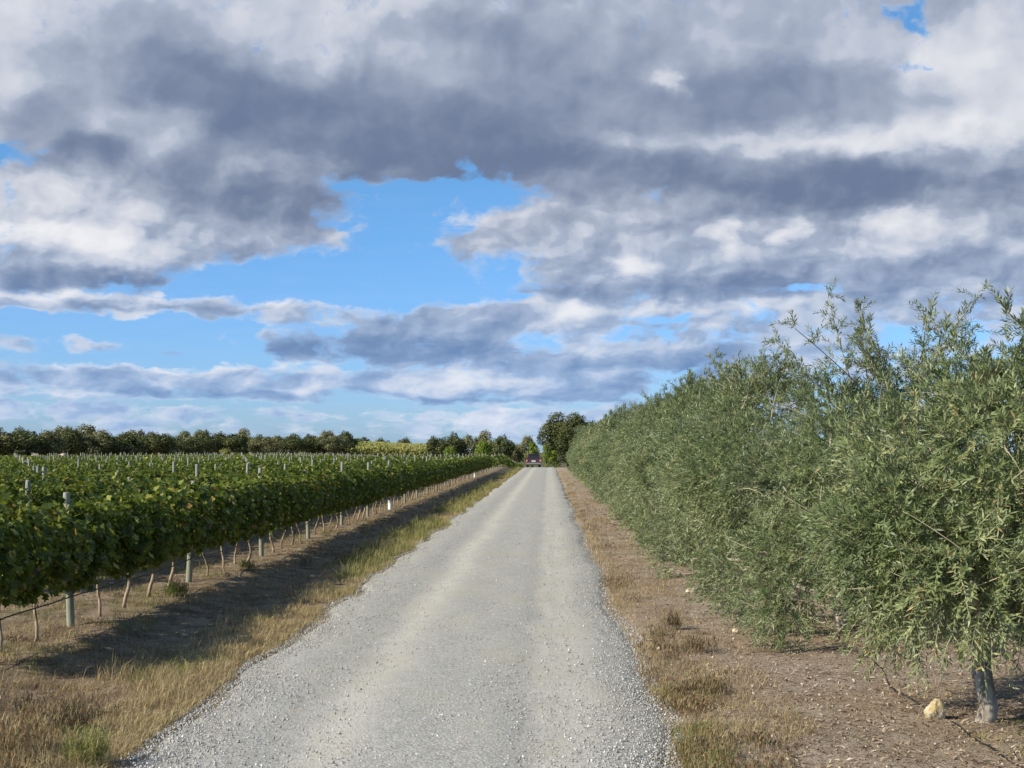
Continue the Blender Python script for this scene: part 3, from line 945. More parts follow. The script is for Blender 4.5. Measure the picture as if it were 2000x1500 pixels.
    for k in range(arcs):
        if q[k][2] < bottom: continue
        dr = unit(dq[k] * .4 + np.array([r.normal(0, .6), r.normal(0, .8), .35]))
        LL = r.uniform(.4, 1.1)
        t5 = np.linspace(0, 1, 6)
        curve = q[k] - dr * LL * .4 + dr * (t5 * LL)[:, None] - np.array([0, 0, 1]) * (t5 ** 2)[:, None] * r.uniform(0, .35) + unit(q[k] - centre) * (np.sin(t5 * 3.1) * .08)[:, None]
        arcs_p.append((curve, r.uniform(.003, .007)))
    for curve, rr in arcs_p:
        vv, ff = tube(curve, np.linspace(rr, rr * .35, len(curve)), 4, caps=False)
        b.add(vv, ff, .5, 1)
    return b.mesh('crown', [M['olive_leaf'], M['twig']]), L

def olive_trunk(seed, L, h0=.52, rbase=.115, lean=(.0, .0)):
    r = np.random.default_rng(seed)
    b = MB()
    k = 9
    t = np.linspace(0, 1, k)
    pts = np.stack([lean[0] * t + .02 * np.sin(t * 5), lean[1] * t + .015 * np.sin(t * 7 + 1), -.08 + t * (h0 + .08)], 1)
    rad = np.interp(t, [0, .12, .4, .8, 1], [rbase * 1.45, rbase * 1.1, rbase * .95, rbase * .98, rbase * 1.05])
    v, f = tube(pts, rad, 12, wob=.18, r=r); b.add(v, f)
    top = pts[-1]
    idx = r.permutation(len(L))[:9]
    for i in idx:
        tgt = L[i] * np.array([.85, .85, .95])
        t5 = np.linspace(0, 1, 7)[:, None]
        mid = np.array([tgt[0] * .3, tgt[1] * .3, (top[2] + tgt[2]) * .5 + .1])
        curve = (1 - t5) ** 2 * (top - (0, 0, .05)) + 2 * t5 * (1 - t5) * mid + t5 ** 2 * tgt
        curve += r.normal(0, .02, curve.shape) * (t5 > 0)
        v, f = tube(curve, np.linspace(rbase * .55, .012, 7), 7); b.add(v, f)
    return b.mesh('trunk', M['olive_bark'], smooth=True)

OLIVE_X = 3.44
olive_kinds = []
def make_kind(seed, **kw):
    tr = kw.pop('trunk', {})
    me, L = olive_mesh(seed, **kw)
    return me, olive_trunk(seed + 1, L, **tr)
near1 = make_kind(601, n_twigs=5400, leaf=.066, nodes=15, height=2.82, width=1.32, length=2.4, bottom=.46, shoots=7, arcs=120, crown_shift=(.24, .05), skirt=0,
                  wisp=[(.02, .3, 2.3, 3.30, 2), (.5, .2, 2.3, 3.32, 7)], trunk=dict(h0=.42, rbase=.075, lean=(.02, .03)))
near2 = make_kind(611, n_twigs=4900, leaf=.066, nodes=14, height=2.85, width=1.26, length=2.5, bottom=.16, shoots=7, arcs=90, crown_shift=(.05, 0),
                  wisp=[(.50, .0, 2.2, 3.90, 7), (.95, .1, 2.1, 3.7, 9), (.75, -.3, 2.2, 3.4, 5)], trunk=dict(h0=.38, rbase=.09))
near3 = make_kind(621, n_twigs=4300, leaf=.070, nodes=13, height=3.42, width=1.36, length=2.55, bottom=.06, shoots=20, arcs=70, trunk=dict(h0=.36, rbase=.09))
near4 = make_kind(631, n_twigs=3900, leaf=.074, nodes=12, height=3.62, width=1.34, length=2.55, bottom=.06, shoots=22, arcs=60, trunk=dict(h0=.36, rbase=.09))
mids = [make_kind(641 + 10 * i, n_twigs=2600, leaf=.092, nodes=10, height=3.6 + .1 * (i % 2), width=1.32, length=2.6, bottom=.05, shoots=22, arcs=30, trunk=dict(h0=.36, rbase=.09)) for i in range(3)]
fars = [make_kind(681 + 10 * i, n_twigs=1500, leaf=.15, nodes=7, height=3.65, width=1.32, length=2.6, bottom=.05, shoots=16, arcs=8, trunk=dict(h0=.36, rbase=.09)) for i in range(2)]
oy = [11.45, 17.2, 22.6, 28.1, 33.7, 39.2]
while oy[-1] < 150: oy.append(oy[-1] + 5.55)
ro = random.Random(4)
OLAB = ['green olive tree nearest the camera, pale bare trunk beside a yellowish rock',
        'second olive tree from the camera, its open branchy top rising highest',
        'third olive tree from the camera in the row, rounded grey-green crown']
for i, y in enumerate(oy):
    kind = (near1, near2, near3, near4)[i] if i < 4 else (mids[ro.randrange(3)] if i < 10 else fars[ro.randrange(2)])
    x = OLIVE_X + ro.uniform(-.08, .08) if i else 3.36
    e = empty('olive_tree', (x, y, float(ground_z(x, y))), 0)
    tr_o = obj('trunk', kind[1], e)
    c = obj('crown', kind[0], e)
    if i >= 4:
        if ro.random() < .5: e.rotation_euler = (0, 0, math.pi)
        s = ro.uniform(.93, 1.05); e.scale = (ro.uniform(.95, 1.04), 1, s)
    lab = OLAB[i] if i < 3 else f"grey-green olive tree, {nth(i + 1)} from the camera in the row beside the track"
    tag(e, lab, 'olive tree', 'olive trees in a row beside the track')

QL = np.array([(-.5, 0, 0), (0, -.35, .08), (.5, 0, 0), (0, .35, .08)], float)
QF = np.array([(0, 1, 2, 3)])
def oak_crown(seed, w, h, bottom, n, leafs, lobes=16, m='oak_leaf', conical=0.0, skirt=0.75, lr=(.2, .34)):
    r = np.random.default_rng(seed)
    cz = (h + bottom) / 2
    L, rad = [], []
    for k in range(lobes):
        d = unit(r.normal(size=3))
        d[2] = abs(d[2]) * (1 if r.random() < skirt else -1)
        rr = r.uniform(*lr) * w
        f = r.uniform(.5, 1.0)
        c = np.array([d[0] * (w - rr) * f, d[1] * (w - rr) * f, cz + d[2] * max((h - bottom) / 2 - rr * .75, .1) * f])
        if conical: c[:2] *= 1 - conical * np.clip((c[2] - bottom) / (h - bottom), 0, 1)
        L.append(c); rad.append(rr)
    L.append(np.array([0, 0, cz])); rad.append(w * .45)
    L, rad = np.array(L), np.array(rad)
    centre = np.array([0, 0, cz])
    p, d, i = lobe_cloud(r, n, L, rad, centre, .55)
    p += r.normal(0, leafs * .5, p.shape)
    nr = unit(d + r.normal(0, .45, d.shape))
    q = unit(r.normal(size=nr.shape)); x = unit(np.cross(q, nr)); y = np.cross(nr, x)
    F = np.stack([x, y, nr], 2)
    lobe_tone = r.normal(0, .16, len(L))
    tone = np.clip(.5 + lobe_tone[i] + r.normal(0, .18, n), 0, 1)
    v, f = scatter(QL, QF, p, F, leafs * r.uniform(.6, 1.3, n))
    return mesh_np('crown', v, f, M[m], tone), L

def oak_trunk(seed, L, h0, rb, mt='oak_bark'):
    r = np.random.default_rng(seed)
    b = MB()
    t = np.linspace(0, 1, 6)
    pts = np.stack([.1 * np.sin(t * 3), .1 * t, -.3 + t * (h0 + .3)], 1)
    v, f = tube(pts, np.linspace(rb * 1.3, rb * .8, 6), 8, wob=.2, r=r); b.add(v, f)
    for i in r.permutation(len(L))[:6]:
        curve = np.array([pts[-1], (pts[-1] + L[i]) / 2 + (0, 0, .2), L[i]])
        v, f = tube(curve, [rb * .5, rb * .3, rb * .1], 6); b.add(v, f)
    return b.mesh('trunk', M[mt], smooth=True)

def tree_kind(seed, w, h, bottom, n, leafs, rb=.22, **kw):
    me, L = oak_crown(seed, w, h, bottom, n, leafs, **kw)
    return me, oak_trunk(seed + 1, L, bottom + .3, rb)

def place_tree(kind, name, x, y, rot, s, label, cat, group=None, sz=None):
    e = empty(name, (x, y, float(ground_z(x, y))), rot)
    e.scale = (s, s, sz or s)
    obj('trunk', kind[1], e); obj('crown', kind[0], e)
    tag(e, label, cat, group)
    return e

oaks = [tree_kind(701 + 3 * i, 3.2 + .3 * (i % 3), 5.6 + .5 * (i % 2), .5, 4200, .28, lobes=18 + i, m='oak_leaf' if i % 2 == 0 else 'greyoak_leaf') for i in range(5)]
def px_at(px, y): return (px - 1071) / FPX * y
# the long tree line beyond the vineyard
rt = random.Random(31)
front, back = [], []
px = -60
while px < 690:
    y = float(np.interp(px, [-60, 200, 450, 690], [192, 218, 262, 300]))
    front.append((px, y + rt.uniform(-5, 5)))
    px += rt.uniform(26, 40) * 230 / y
px = -80
while px < 700:
    y = float(np.interp(px, [-60, 200, 450, 690], [204, 232, 276, 314]))
    back.append((px, y + rt.uniform(-3, 8)))
    px += rt.uniform(30, 52) * 230 / y
def tops(px):  # photo height of the line's top, in pixels above the horizon
    return float(np.interp(px, [-60, 0, 40, 90, 150, 190, 240, 330, 420, 500, 560, 600, 680, 700], [45, 46, 46, 38, 50, 40, 42, 38, 40, 36, 33, 36, 36, 20]))
seen = 0
for i, (px, y) in enumerate(front):
    k = oaks[rt.randrange(5)]
    top = 2.1 + (tops(px) - rt.uniform(0, 18)) * y / FPX
    h = top / 5.9
    if px > 12: seen += 1
    lab = (f"rounded dark oak, {nth(seen)} from the left in the front of the far tree line" if seen > 0 else
           ("dark oak cut by the picture edge, nearer of two in the far tree line" if i == 0 else "dark oak at the very left end of the far tree line"))
    if seen == 0 and i > 1: lab = f"dark oak at the left picture edge, {nth(i)} tree of the far line"
    place_tree(k, 'holm_oak', px_at(px, y), y, rt.uniform(0, 6.28), 1.0 * rt.uniform(.95, 1.3), lab, 'oak tree', 'oaks of the far tree line', sz=h)
seen = 0
for i, (px, y) in enumerate(back):
    k = oaks[rt.randrange(5)]
    top = 2.1 + (tops(px) + rt.uniform(-5, 3)) * y / FPX
    seen += 1
    place_tree(k, 'holm_oak', px_at(px, y), y, rt.uniform(0, 6.28), rt.uniform(.8, 1.05), f"oak treetop, {nth(seen)} from the left of those rising behind the far tree line", 'oak tree', 'oaks behind the far tree line', sz=top / 5.9)

# trees between the pale thicket and the end of the track
def gz(x, y): return float(ground_z(x, y))
def tree_at(kind, name, px, y, toppx, hk, s, label, cat, seed=0, group=None):
    x = px_at(px, y)
    top = 2.1 + (878 - toppx) * y / FPX - gz(x, y)
    return place_tree(kind, name, x, y, seed * 1.7, s, label, cat, group, sz=top / hk)
OG = 'oaks near the far end of the track'
tree_at(oaks[0], 'holm_oak', 705, 330, 850, 5.7, .9, 'low oak crown showing over the left end of the pale thicket', 'oak tree', 1)
tree_at(oaks[2], 'holm_oak', 745, 335, 854, 5.7, .8, 'low oak crown showing over the middle of the pale thicket', 'oak tree', 2)
tree_at(oaks[4], 'holm_oak', 790, 335, 855, 5.7, .8, 'low oak crown showing over the right part of the pale thicket', 'oak tree', 3)
tree_at(oaks[0], 'holm_oak', 852, 280, 847, 5.7, .9, 'dark oak just right of the pale thicket', 'oak tree', 3, OG)
tree_at(oaks[2], 'holm_oak', 884, 285, 843, 5.7, .95, 'dark oak between the pale thicket and the bright green poplar', 'oak tree', 4, OG)
tree_at(oaks[1], 'holm_oak', 918, 290, 843, 6.1, .9, 'greyish oak behind the left side of the bright green poplar', 'oak tree', 5, OG)
tree_at(oaks[3], 'holm_oak', 948, 295, 842, 6.1, .9, 'greyish oak behind the bright green poplar, tallest of its group', 'oak tree', 6, OG)
tree_at(oaks[4], 'holm_oak', 982, 262, 850, 5.7, .95, 'dark round oak right of the bright green poplar', 'oak tree', 7, OG)
tree_at(oaks[1], 'holm_oak', 1003, 268, 858, 6.1, .6, 'small dark oak at the left of the gap of sky over the track', 'oak tree', 8, OG)
tree_at(oaks[3], 'holm_oak', 1030, 262, 852, 6.1, .75, 'greyish oak behind the car, left of the big dark oak', 'oak tree', 9, OG)
tree_at(oaks[1], 'holm_oak', 1012, 300, 868, 6.1, .7, 'faint far oak in the gap over the end of the vine row', 'oak tree', 10, OG)
bigoak = tree_kind(801, 4.7, 8.0, -.3, 26000, .21, rb=.35, lobes=46, m='oak_leaf', skirt=.52, lr=(.18, .28))
tree_at(bigoak, 'holm_oak', 1113, 206, 797, 8.0, 1.16, 'big dark dense oak standing at the end of the track behind the olive trees', 'oak tree', 1)
pop1 = tree_kind(811, 2.6, 4.5, .3, 5000, .20, rb=.12, lobes=16, m='poplar_leaf', conical=.6)
pop2 = tree_kind(821, 1.15, 4.0, .2, 3200, .17, rb=.08, lobes=16, m='poplar_leaf', conical=.35)
tree_at(pop1, 'poplar', 948, 215, 858, 4.5, .95, 'bright yellow-green poplar rising behind the roadside vine row', 'poplar tree', 2)
tree_at(pop1, 'poplar', 878, 262, 869, 4.5, .8, 'small yellow-green poplar at the right end of the pale thicket', 'poplar tree', 3)
tree_at(pop2, 'poplar', 1040, 205, 856, 4.0, .85, 'slim yellow-green poplar right behind the car', 'poplar tree', 4)
tree_at(pop2, 'poplar', 1068, 196, 864, 4.0, .8, 'slim yellow-green poplar right of the car', 'poplar tree', 5)
tree_at(pop2, 'poplar', 1082, 199, 876, 4.0, .8, 'low yellow-green poplar between the car and the big dark oak', 'poplar tree', 6)

def thicket():
    r = np.random.default_rng(66)
    n = 26000
    y = r.uniform(292, 318, n)
    px = r.uniform(684, 905, n)
    x = (px - 1071) / FPX * y
    topz = 2.1 + (np.interp(px, [684, 700, 740, 800, 850, 880, 905], [14, 21, 21, 18, 17, 12, 8])) * 300 / FPX
    topz = topz * (1 + .05 * vnoise(px * .09, y * .2, 2)) * np.interp(y, [292, 296, 318], [.72, .9, 1.0])
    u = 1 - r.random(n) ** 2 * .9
    z = gz(-30, 300) + topz * u
    nr = unit(np.stack([r.normal(-.2, .5, n), r.normal(-.5, .5, n), r.normal(.5, .4, n)], 1))
    q = unit(r.normal(size=nr.shape)); X = unit(np.cross(q, nr)); Y = np.cross(nr, X)
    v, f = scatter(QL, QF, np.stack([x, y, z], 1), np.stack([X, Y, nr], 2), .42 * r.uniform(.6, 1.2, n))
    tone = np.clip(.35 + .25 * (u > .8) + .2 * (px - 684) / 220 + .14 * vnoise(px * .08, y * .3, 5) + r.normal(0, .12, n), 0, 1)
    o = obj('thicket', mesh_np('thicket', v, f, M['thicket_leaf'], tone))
    tag(o, 'pale yellow-green far-off thicket between the oak woods', 'thicket', kind='stuff')
thicket()

# bushes at the foot of the far tree line and two patches of bare bank
bush = tree_kind(831, 1.6, 2.2, .1, 1500, .22, rb=.06, lobes=9, m='thicket_leaf')
for (px, y, s, lab) in ((437, 238, 1.0, 'low yellowish bush at the foot of the far tree line'), (452, 243, .75, 'smaller yellowish bush beside the low one under the far tree line')):
    place_tree(bush, 'bush', px_at(px, y), y, 0.4, s, lab, 'bush')
def bank(px0, px1, y, h, col_mat, lab):
    x0, x1 = px_at(px0, y), px_at(px1, y)
    r = np.random.default_rng(int(px0) + 3)
    nx, ny = 14, 6
    X, Y = np.meshgrid(np.linspace(x0, x1, nx), np.linspace(y - 1.6, y + 1.6, ny))
    prof = np.sin(np.linspace(0, math.pi, ny))[:, None] ** .6 * np.sin(np.linspace(0.0, math.pi, nx))[None, :] ** .35
    Z = ground_z(X, Y) - .05 + prof * h * (1 + .03 * r.normal(size=X.shape))
    v = np.stack([X, Y, Z], 2).reshape(-1, 3)
    i = (np.arange(ny - 1)[:, None] * nx + np.arange(nx - 1)[None, :]).ravel()
    f = np.stack([i, i + 1, i + nx + 1, i + nx], axis=1)
    o = obj('earth_bank', mesh_np('earth_bank', v, f, col_mat, smooth=True))
    tag(o, lab, 'earth bank')
M['sand'] = simple('sandy_earth', (.50, .40, .29), .95, .1, var=.25, scale=1.5)
bank(104, 131, 176, 1.72, M['sand'], 'pale sandy bank under the far trees, the right of the two')
bank(50, 74, 176, 1.70, M['sand'], 'pale reddish sandy bank under the far trees, the left of the two')

# ------------------------------------------------------------------ grasses, weeds, litter
def blades(r, x, y, z, h, lean, w, segs=2):
    """Curved blades: verts and quads."""
    n = len(x)
    a = r.uniform(0, 2 * math.pi, n)
    d = np.stack([np.cos(a), np.sin(a), np.zeros(n)], 1)
    s = np.stack([-np.sin(a + r.normal(0, .8, n)), np.cos(a), np.zeros(n)], 1) * w[:, None]
    p0 = np.stack([x, y, z], 1)
    up = np.array([0, 0, 1.0])
    p1 = p0 + up * (h * .55)[:, None] + d * (lean * h * .30)[:, None]
    p2 = p0 + up * (h * (1 - .35 * np.minimum(lean, 1)))[:, None] + d * (lean * h)[:, None]
    v = np.stack([p0 - s, p0 + s, p1 + s * .75, p1 - s * .75, p2 + s * .15, p2 - s * .15], 1).reshape(-1, 3)
    f = (np.array([(0, 1, 2, 3), (3, 2, 4, 5)])[None] + (np.arange(n) * 6)[:, None, None]).reshape(-1, 4)
    return v, f

def tufted(r, n, xf, y0, y1, p=1.6, per=14, spread=.07):
    """Tuft centres spread by xf(y, u), each with several blades."""
    m = n // per
    yc = depth_sample(m, y0, y1, r, p)
    xc = xf(yc, r.random(m))
    y = np.repeat(yc, per) + r.normal(0, spread, m * per)
    x = np.repeat(xc, per) + r.normal(0, spread, m * per)
    return x, y, np.repeat(r.random(m), per)

def grass_object(name, label, cat, parts, m):
    b = MB()
    for (v, f, tone) in parts: b.add(v, f, np.repeat(tone, 2))
    o = obj(name, b.mesh(name, m)); tag(o, label, cat, kind='stuff')

r = np.random.default_rng(91)
parts = []
def layer(n, xf, y0, y1, hmean, hs, lean, wid, tone, ts, p=1.6, per=14, spread=.07, keep=None):
    x, y, k = tufted(r, n, xf, y0, y1, p, per, spread)
    if keep is not None:
        q = keep(x, y); x, y, k = x[q], y[q], k[q]
    nn = len(x)
    h = np.abs(r.normal(hmean, hs, nn)) * (.55 + .9 * k)
    big = np.clip(y / 22, 1, 3.2)
    v, f = blades(r, x, y, ground_z(x, y) - .01, h, np.abs(r.normal(lean, .3, nn)), wid * big * r.uniform(.6, 1.3, nn))
    parts.append((v, f, np.clip(tone + (k - .5) * ts + r.normal(0, .12, nn), 0, 1)))
# golden verge close to the track
layer(90000, lambda y, u: edge_l(y) - .03 - u ** 1.5 * .72 + .12 * vnoise(y * .9, y * 0, 31), 8.6, 150, .060, .03, .9, .0022, .66, .6, 1.9, keep=lambda x, y: vnoise(x * 2.2, y * 1.1, 32) > -.45)
# thin brownish grass in the ditch and up to the vines
layer(42000, lambda y, u: -3.6 - u * 1.4, 8.6, 120, .065, .035, .9, .002, .36, .6, 1.8, keep=lambda x, y: vnoise(x * 1.2, y * .6, 33) > -.35)
layer(80000, lambda y, u: -4.5 - u * 4.2, 11, 110, .055, .03, 1.0, .0024, .42, .8, 1.7, keep=lambda x, y: vnoise(x * 1.3, y * .7, 35) + .5 * vnoise(x * 3, y * 2, 36) > -.05)
# taller pale straw in tussocks
layer(10000, lambda y, u: edge_l(y) - .25 - u * 1.0, 9, 90, .15, .05, .55, .0017, .5, .7, 1.8, per=26, spread=.05, keep=lambda x, y: vnoise(x * 1.0, y * .8, 37) > .1)
# right-hand side
layer(40000, lambda y, u: edge_r(y) - .02 + u ** 1.6 * 1.1, 8.6, 140, .060, .035, .9, .002, .46, .7, 1.8, keep=lambda x, y: vnoise(x * 1.3, y * .6, 39) + .5 * vnoise(x * 4, y * 2.5, 40) > -.35)
layer(14000, lambda y, u: 1.4 + u * 2.6, 9, 100, .05, .025, .9, .002, .5, .5, 1.7, keep=lambda x, y: vnoise(x * .9, y * .7, 41) > .25)
grass_object('dry_grass', 'short golden and brown dry grass along both verges of the track', 'grass', parts, M['dry_grass'])

parts = []
layer(30000, lambda y, u: edge_l(y) - .02 - u * 1.05, 24, 170, .15, .08, .5, .0024, .78, .8, 1.5, per=24, spread=.10,
      keep=lambda x, y: (vnoise(x * .4, y * .22, 43) + .5 * vnoise(x * 1.7, y * 1.1, 44) + np.interp(y, [24, 40, 80, 170], [-.3, .1, .35, .45])) > .15)
layer(9000, lambda y, u: edge_l(y) - .1 - u * .8, 9, 30, .09, .03, .7, .0022, .5, .4, 1.8, keep=lambda x, y: vnoise(x * .8, y * .9, 45) > .35)
layer(34000, lambda y, u: -4.7 - u * 3.6, 11, 90, .075, .04, .8, .0026, .42, .5, 1.7, keep=lambda x, y: vnoise(x * 1.1, y * .8, 47) + .4 * vnoise(x * 3.1, y * 2.4, 48) > .3)
layer(5000, lambda y, u: edge_r(y) + .05 + u * .35, 9, 14, .07, .03, .6, .002, .5, .4, 1.8, keep=lambda x, y: vnoise(x * .8, y * 1.1, 49) > .1)
layer(26000, lambda y, u: 1.9 + u * 2.6, 9.5, 80, .035, .018, .9, .0026, .62, .5, 1.7, keep=lambda x, y: vnoise(x * .8, y * .55, 51) > .30)
grass_object('green_grass', 'green grass and weeds growing along the verge and under the vines', 'grass', parts, M['green_grass'])

def weed(r, x, y, h, spread, n_st, twigs=5):
    """Dried weed: stems with short side twigs and small seed flakes."""
    V, F, T = [], [], []
    nb = n_st * (twigs + 1)
    xs_, ys_, hs_, ls_ = [], [], [], []
    a = r.uniform(0, 6.28, n_st); rad = r.random(n_st) ** .6 * spread
    sx, sy = x + np.cos(a) * rad, y + np.sin(a) * rad
    sh = h * r.uniform(.5, 1.1, n_st)
    v, f = blades(r, sx, sy, ground_z(sx, sy) - .01, sh, np.abs(r.normal(.25, .2, n_st)), np.full(n_st, .0022))
    V.append(v); F.append(f)
    bx = np.repeat(sx, twigs) + r.normal(0, .02, n_st * twigs); by = np.repeat(sy, twigs) + r.normal(0, .02, n_st * twigs)
    bz = np.repeat(ground_z(sx, sy), twigs) + np.repeat(sh, twigs) * r.uniform(.15, .9, n_st * twigs)
    v, f = blades(r, bx, by, bz, np.full(n_st * twigs, h * .28), np.abs(r.normal(.8, .3, n_st * twigs)), r.uniform(.002, .005, n_st * twigs))
    V.append(v); F.append(f + n_st * 6)
    return np.concatenate(V), np.concatenate(F)

def weed_band():
    r = np.random.default_rng(14)
    b = MB()
    def put(x, y, h, s, n, tone):
        v, f = weed(r, x, y, h, s, n)
        b.add(v, f, np.clip(tone + r.normal(0, .16, len(f)), 0, 1))
    # clumps on the right of the track, read off the photograph: across, distance, height, spread
    for k in range(300):
        y = float(depth_sample(1, 8.8, 110, r, 1.7)[0])
        x = float(edge_r(y)) + .08 + abs(r.normal(0, .30)) + .15 * float(vnoise(y * .5, 0., 61))
        if vnoise(y * .55, x * .4, 63) < -.1: continue
        put(x, y, r.uniform(.05, .17), r.uniform(.08, .20), int(r.uniform(6, 15)), r.uniform(.25, .85))
    for k in range(120):
        y = float(depth_sample(1, 8.8, 70, r, 1.7)[0])
        x = float(edge_l(y)) - .5 - abs(r.normal(0, .45))
        if vnoise(y * .45, x * .5, 65) < 0: continue
        put(x, y, r.uniform(.12, .30), r.uniform(.06, .18), int(r.uniform(10, 24)), r.uniform(.35, .8))
    for k in range(60):
        y = float(depth_sample(1, 11, 60, r, 1.7)[0])
        put(float(r.uniform(-8.5, -4.9)), y, r.uniform(.05, .14), r.uniform(.05, .15), 12, r.uniform(.1, .6))
    o = obj('dried_weeds', b.mesh('dried_weeds', M['red_weed']))
    tag(o, 'thin reddish brown dried weeds scattered along the verges', 'weeds', kind='stuff')
weed_band()

def weed_thing(name, px, py, h, s, n, m, tone, label, cat):
    y = 2.1 * FPX / (py - 878); x = (px - 1071) / FPX * y
    r = np.random.default_rng(int(px))
    v, f = weed(r, x, y, h, s, n, 6)
    z = gz(x, y)
    v = v - (x, y, z)
    o = obj(name, mesh_np(name, v, f, m, np.clip(tone + r.normal(0, .18, len(f)), 0, 1)), loc=(x, y, z))
    tag(o, label, cat)
weed_thing('weed_clump', 1352, 1272, .20, .24, 60, M['red_weed'], .45, 'dense reddish brown weed clump at the right verge, nearest wide one', 'weed')
weed_thing('weed_clump', 1395, 1352, .20, .11, 34, M['red_weed'], .6, 'olive brown upright weed clump left of the rocky olive trunk', 'weed')
weed_thing('weed_clump', 1335, 1345, .11, .18, 40, M['red_weed'], .25, 'low dark brown weed clump touching the right gravel edge', 'weed')
weed_thing('weed_clump', 1310, 1225, .22, .12, 50, M['red_weed'], .5, 'narrow brown weed clump just beyond the dense reddish one', 'weed')
weed_thing('weed_clump', 1475, 1445, .11, .10, 26, M['red_weed'], .6, 'small green and brown weed low at the bottom of the olive strip', 'weed')
weed_thing('grass_tuft', 346, 1168, .22, .17, 110, M['green_grass'], .3, 'bright green grass tuft beside the second roadside vine post', 'grass tuft')
weed_thing('grass_tuft', 484, 1118, .16, .14, 70, M['green_grass'], .4, 'small green weed between the vine trunks and the ditch shadow', 'grass tuft')
weed_thing('weed_clump', 150, 1420, .26, .14, 36, M['red_weed'], .7, 'reddish seed-headed weed standing at the ditch shadow edge', 'weed')
weed_thing('weed_clump', 40, 1470, .30, .22, 90, M['dry_grass'], .45, 'pale straw clump in the lower left corner', 'weed')
weed_thing('weed_clump', 168, 1490, .30, .14, 70, M['green_grass'], .8, 'olive green dried stalks beside the near gravel edge', 'weed')

def litter():
    r = np.random.default_rng(44)
    n = 85000
    y = depth_sample(n, 8.8, 60, r, 1.9)
    x = edge_r(y) + .15 + r.random(n) ** .8 * 4.6
    n2 = 32000
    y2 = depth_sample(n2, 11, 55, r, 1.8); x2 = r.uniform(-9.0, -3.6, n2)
    x, y = np.concatenate([x, x2]), np.concatenate([y, y2])
    N_ = n + n2
    nr = unit(np.stack([r.normal(0, .35, N_), r.normal(0, .35, N_), np.ones(N_)], 1))
    q = unit(r.normal(size=nr.shape)); X = unit(np.cross(q, nr)); Y = np.cross(nr, X)
    s = np.clip(r.gamma(3, .0068, N_), .008, .06) * np.clip(y / 20, 1, 2)
    sc = np.stack([s * r.uniform(.8, 1.9, N_), s * r.uniform(.25, .7, N_), s], 1)
    v, f = scatter(QL, QF, np.stack([x, y, ground_z(x, y) + .004 + s * .12], 1), np.stack([X, Y, nr], 2), sc)
    tone = np.clip(r.normal(.52, .26, N_), 0, 1)
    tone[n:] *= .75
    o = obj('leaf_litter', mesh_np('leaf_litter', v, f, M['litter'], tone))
    tag(o, 'dry leaf litter and wood chips scattered on the bare earth', 'litter', kind='stuff')
    # small stones in the earth
    n = 5000
    y = depth_sample(n, 8.8, 45, r, 1.9); x = edge_r(y) + r.random(n) ** 1.5 * 4.5
    s = np.clip(r.gamma(2.2, .0035, n), .003, .03)
    v, f = scatter(OCT_V, OCT_F, np.stack([x, y, ground_z(x, y) + s * .2], 1), rand_R(n, r), np.stack([s, s * .8, s * .6], 1))
    o = obj('pebbles', mesh_np('pebbles', v, f, M['litter'], np.repeat(np.clip(r.normal(.8, .2, n), 0, 1), 8)))
    tag(o, 'small pale pebbles lying in the brown earth under the olives', 'pebbles', kind='stuff')
litter()

def rock(name, px, py, w, h, m, label, seed, d=.8):
    import bmesh
    bm = bmesh.new(); bmesh.ops.create_icosphere(bm, subdivisions=4, radius=1)
    r = random.Random(seed)
    planes = [(Vector((r.gauss(0, 1), r.gauss(0, 1), r.gauss(0, .8))).normalized(), r.uniform(.55, .9)) for _ in range(16)]
    for v in bm.verts:
        co = v.co.copy()
        for (nn, k) in planes:
            q = co.dot(nn)
            if q > k: co -= nn * (q - k) * .8
        v.co = co * (1 + .07 * math.sin(co.x * 7 + seed) * math.sin(co.y * 8) * math.cos(co.z * 7) + .04 * math.sin(co.x * 21 + co.z * 17) * math.sin(co.y * 19 + seed))
    for v in bm.verts: v.co = Vector((v.co.x * w / 2, v.co.y * w / 2 * d, v.co.z * h * .7 + h * .25))
    me = bpy.data.meshes.new(name); bm.to_mesh(me); bm.free(); me.materials.append(m)
    y = 2.1 * FPX / (py - 878); x = (px - 1071) / FPX * y
    o = obj(name, me, loc=(x, y, gz(x, y)))
    tag(o, label, 'rock')
def rock_mat(name, a, b, c):
    m, n = mat(name)
    P = n.new('ShaderNodeTexCoord').outputs['Object']
    k = n.noise(P, 14, 6, .65); k2 = n.noise(P, 30, 4, .6)
    col = n.mix(n.step(k, .4, .6), a, b); col = n.mix(n.m('MULTIPLY', n.step(k2, .55, .7), .6), col, c)
    finish(n, col, .85, .2, bump=k2, bstr=.6, bdist=.01)
    return m
M['rock_y'] = rock_mat('ochre_rock', (.42, .32, .15), (.55, .49, .37), (.24, .20, .13))
M['rock_p'] = rock_mat('pale_rock', (.62, .50, .33), (.72, .62, .46), (.40, .30, .20))
rock('rock', 1812, 1392, .20, .17, M['rock_y'], 'rough yellow and white rock lying beside the nearest olive trunk', 4)
rock('rock', 1347, 1154, .185, .085, M['rock_p'], 'pale cream flat rock alone on the bare earth at the right verge', 9)
rock('rock', 1432, 1229, .10, .05, M['rock_p'], 'small orange-tinted stone further in from the cream flat rock', 12)
rock('rock', 1284, 1263, .05, .045, M['rock_p'], 'small white stone at the weedy right edge of the gravel', 15)
rock('rock', 650, 1228, .07, .035, M['rock_p'], 'white stone on the left gravel edge by the golden grass', 17)

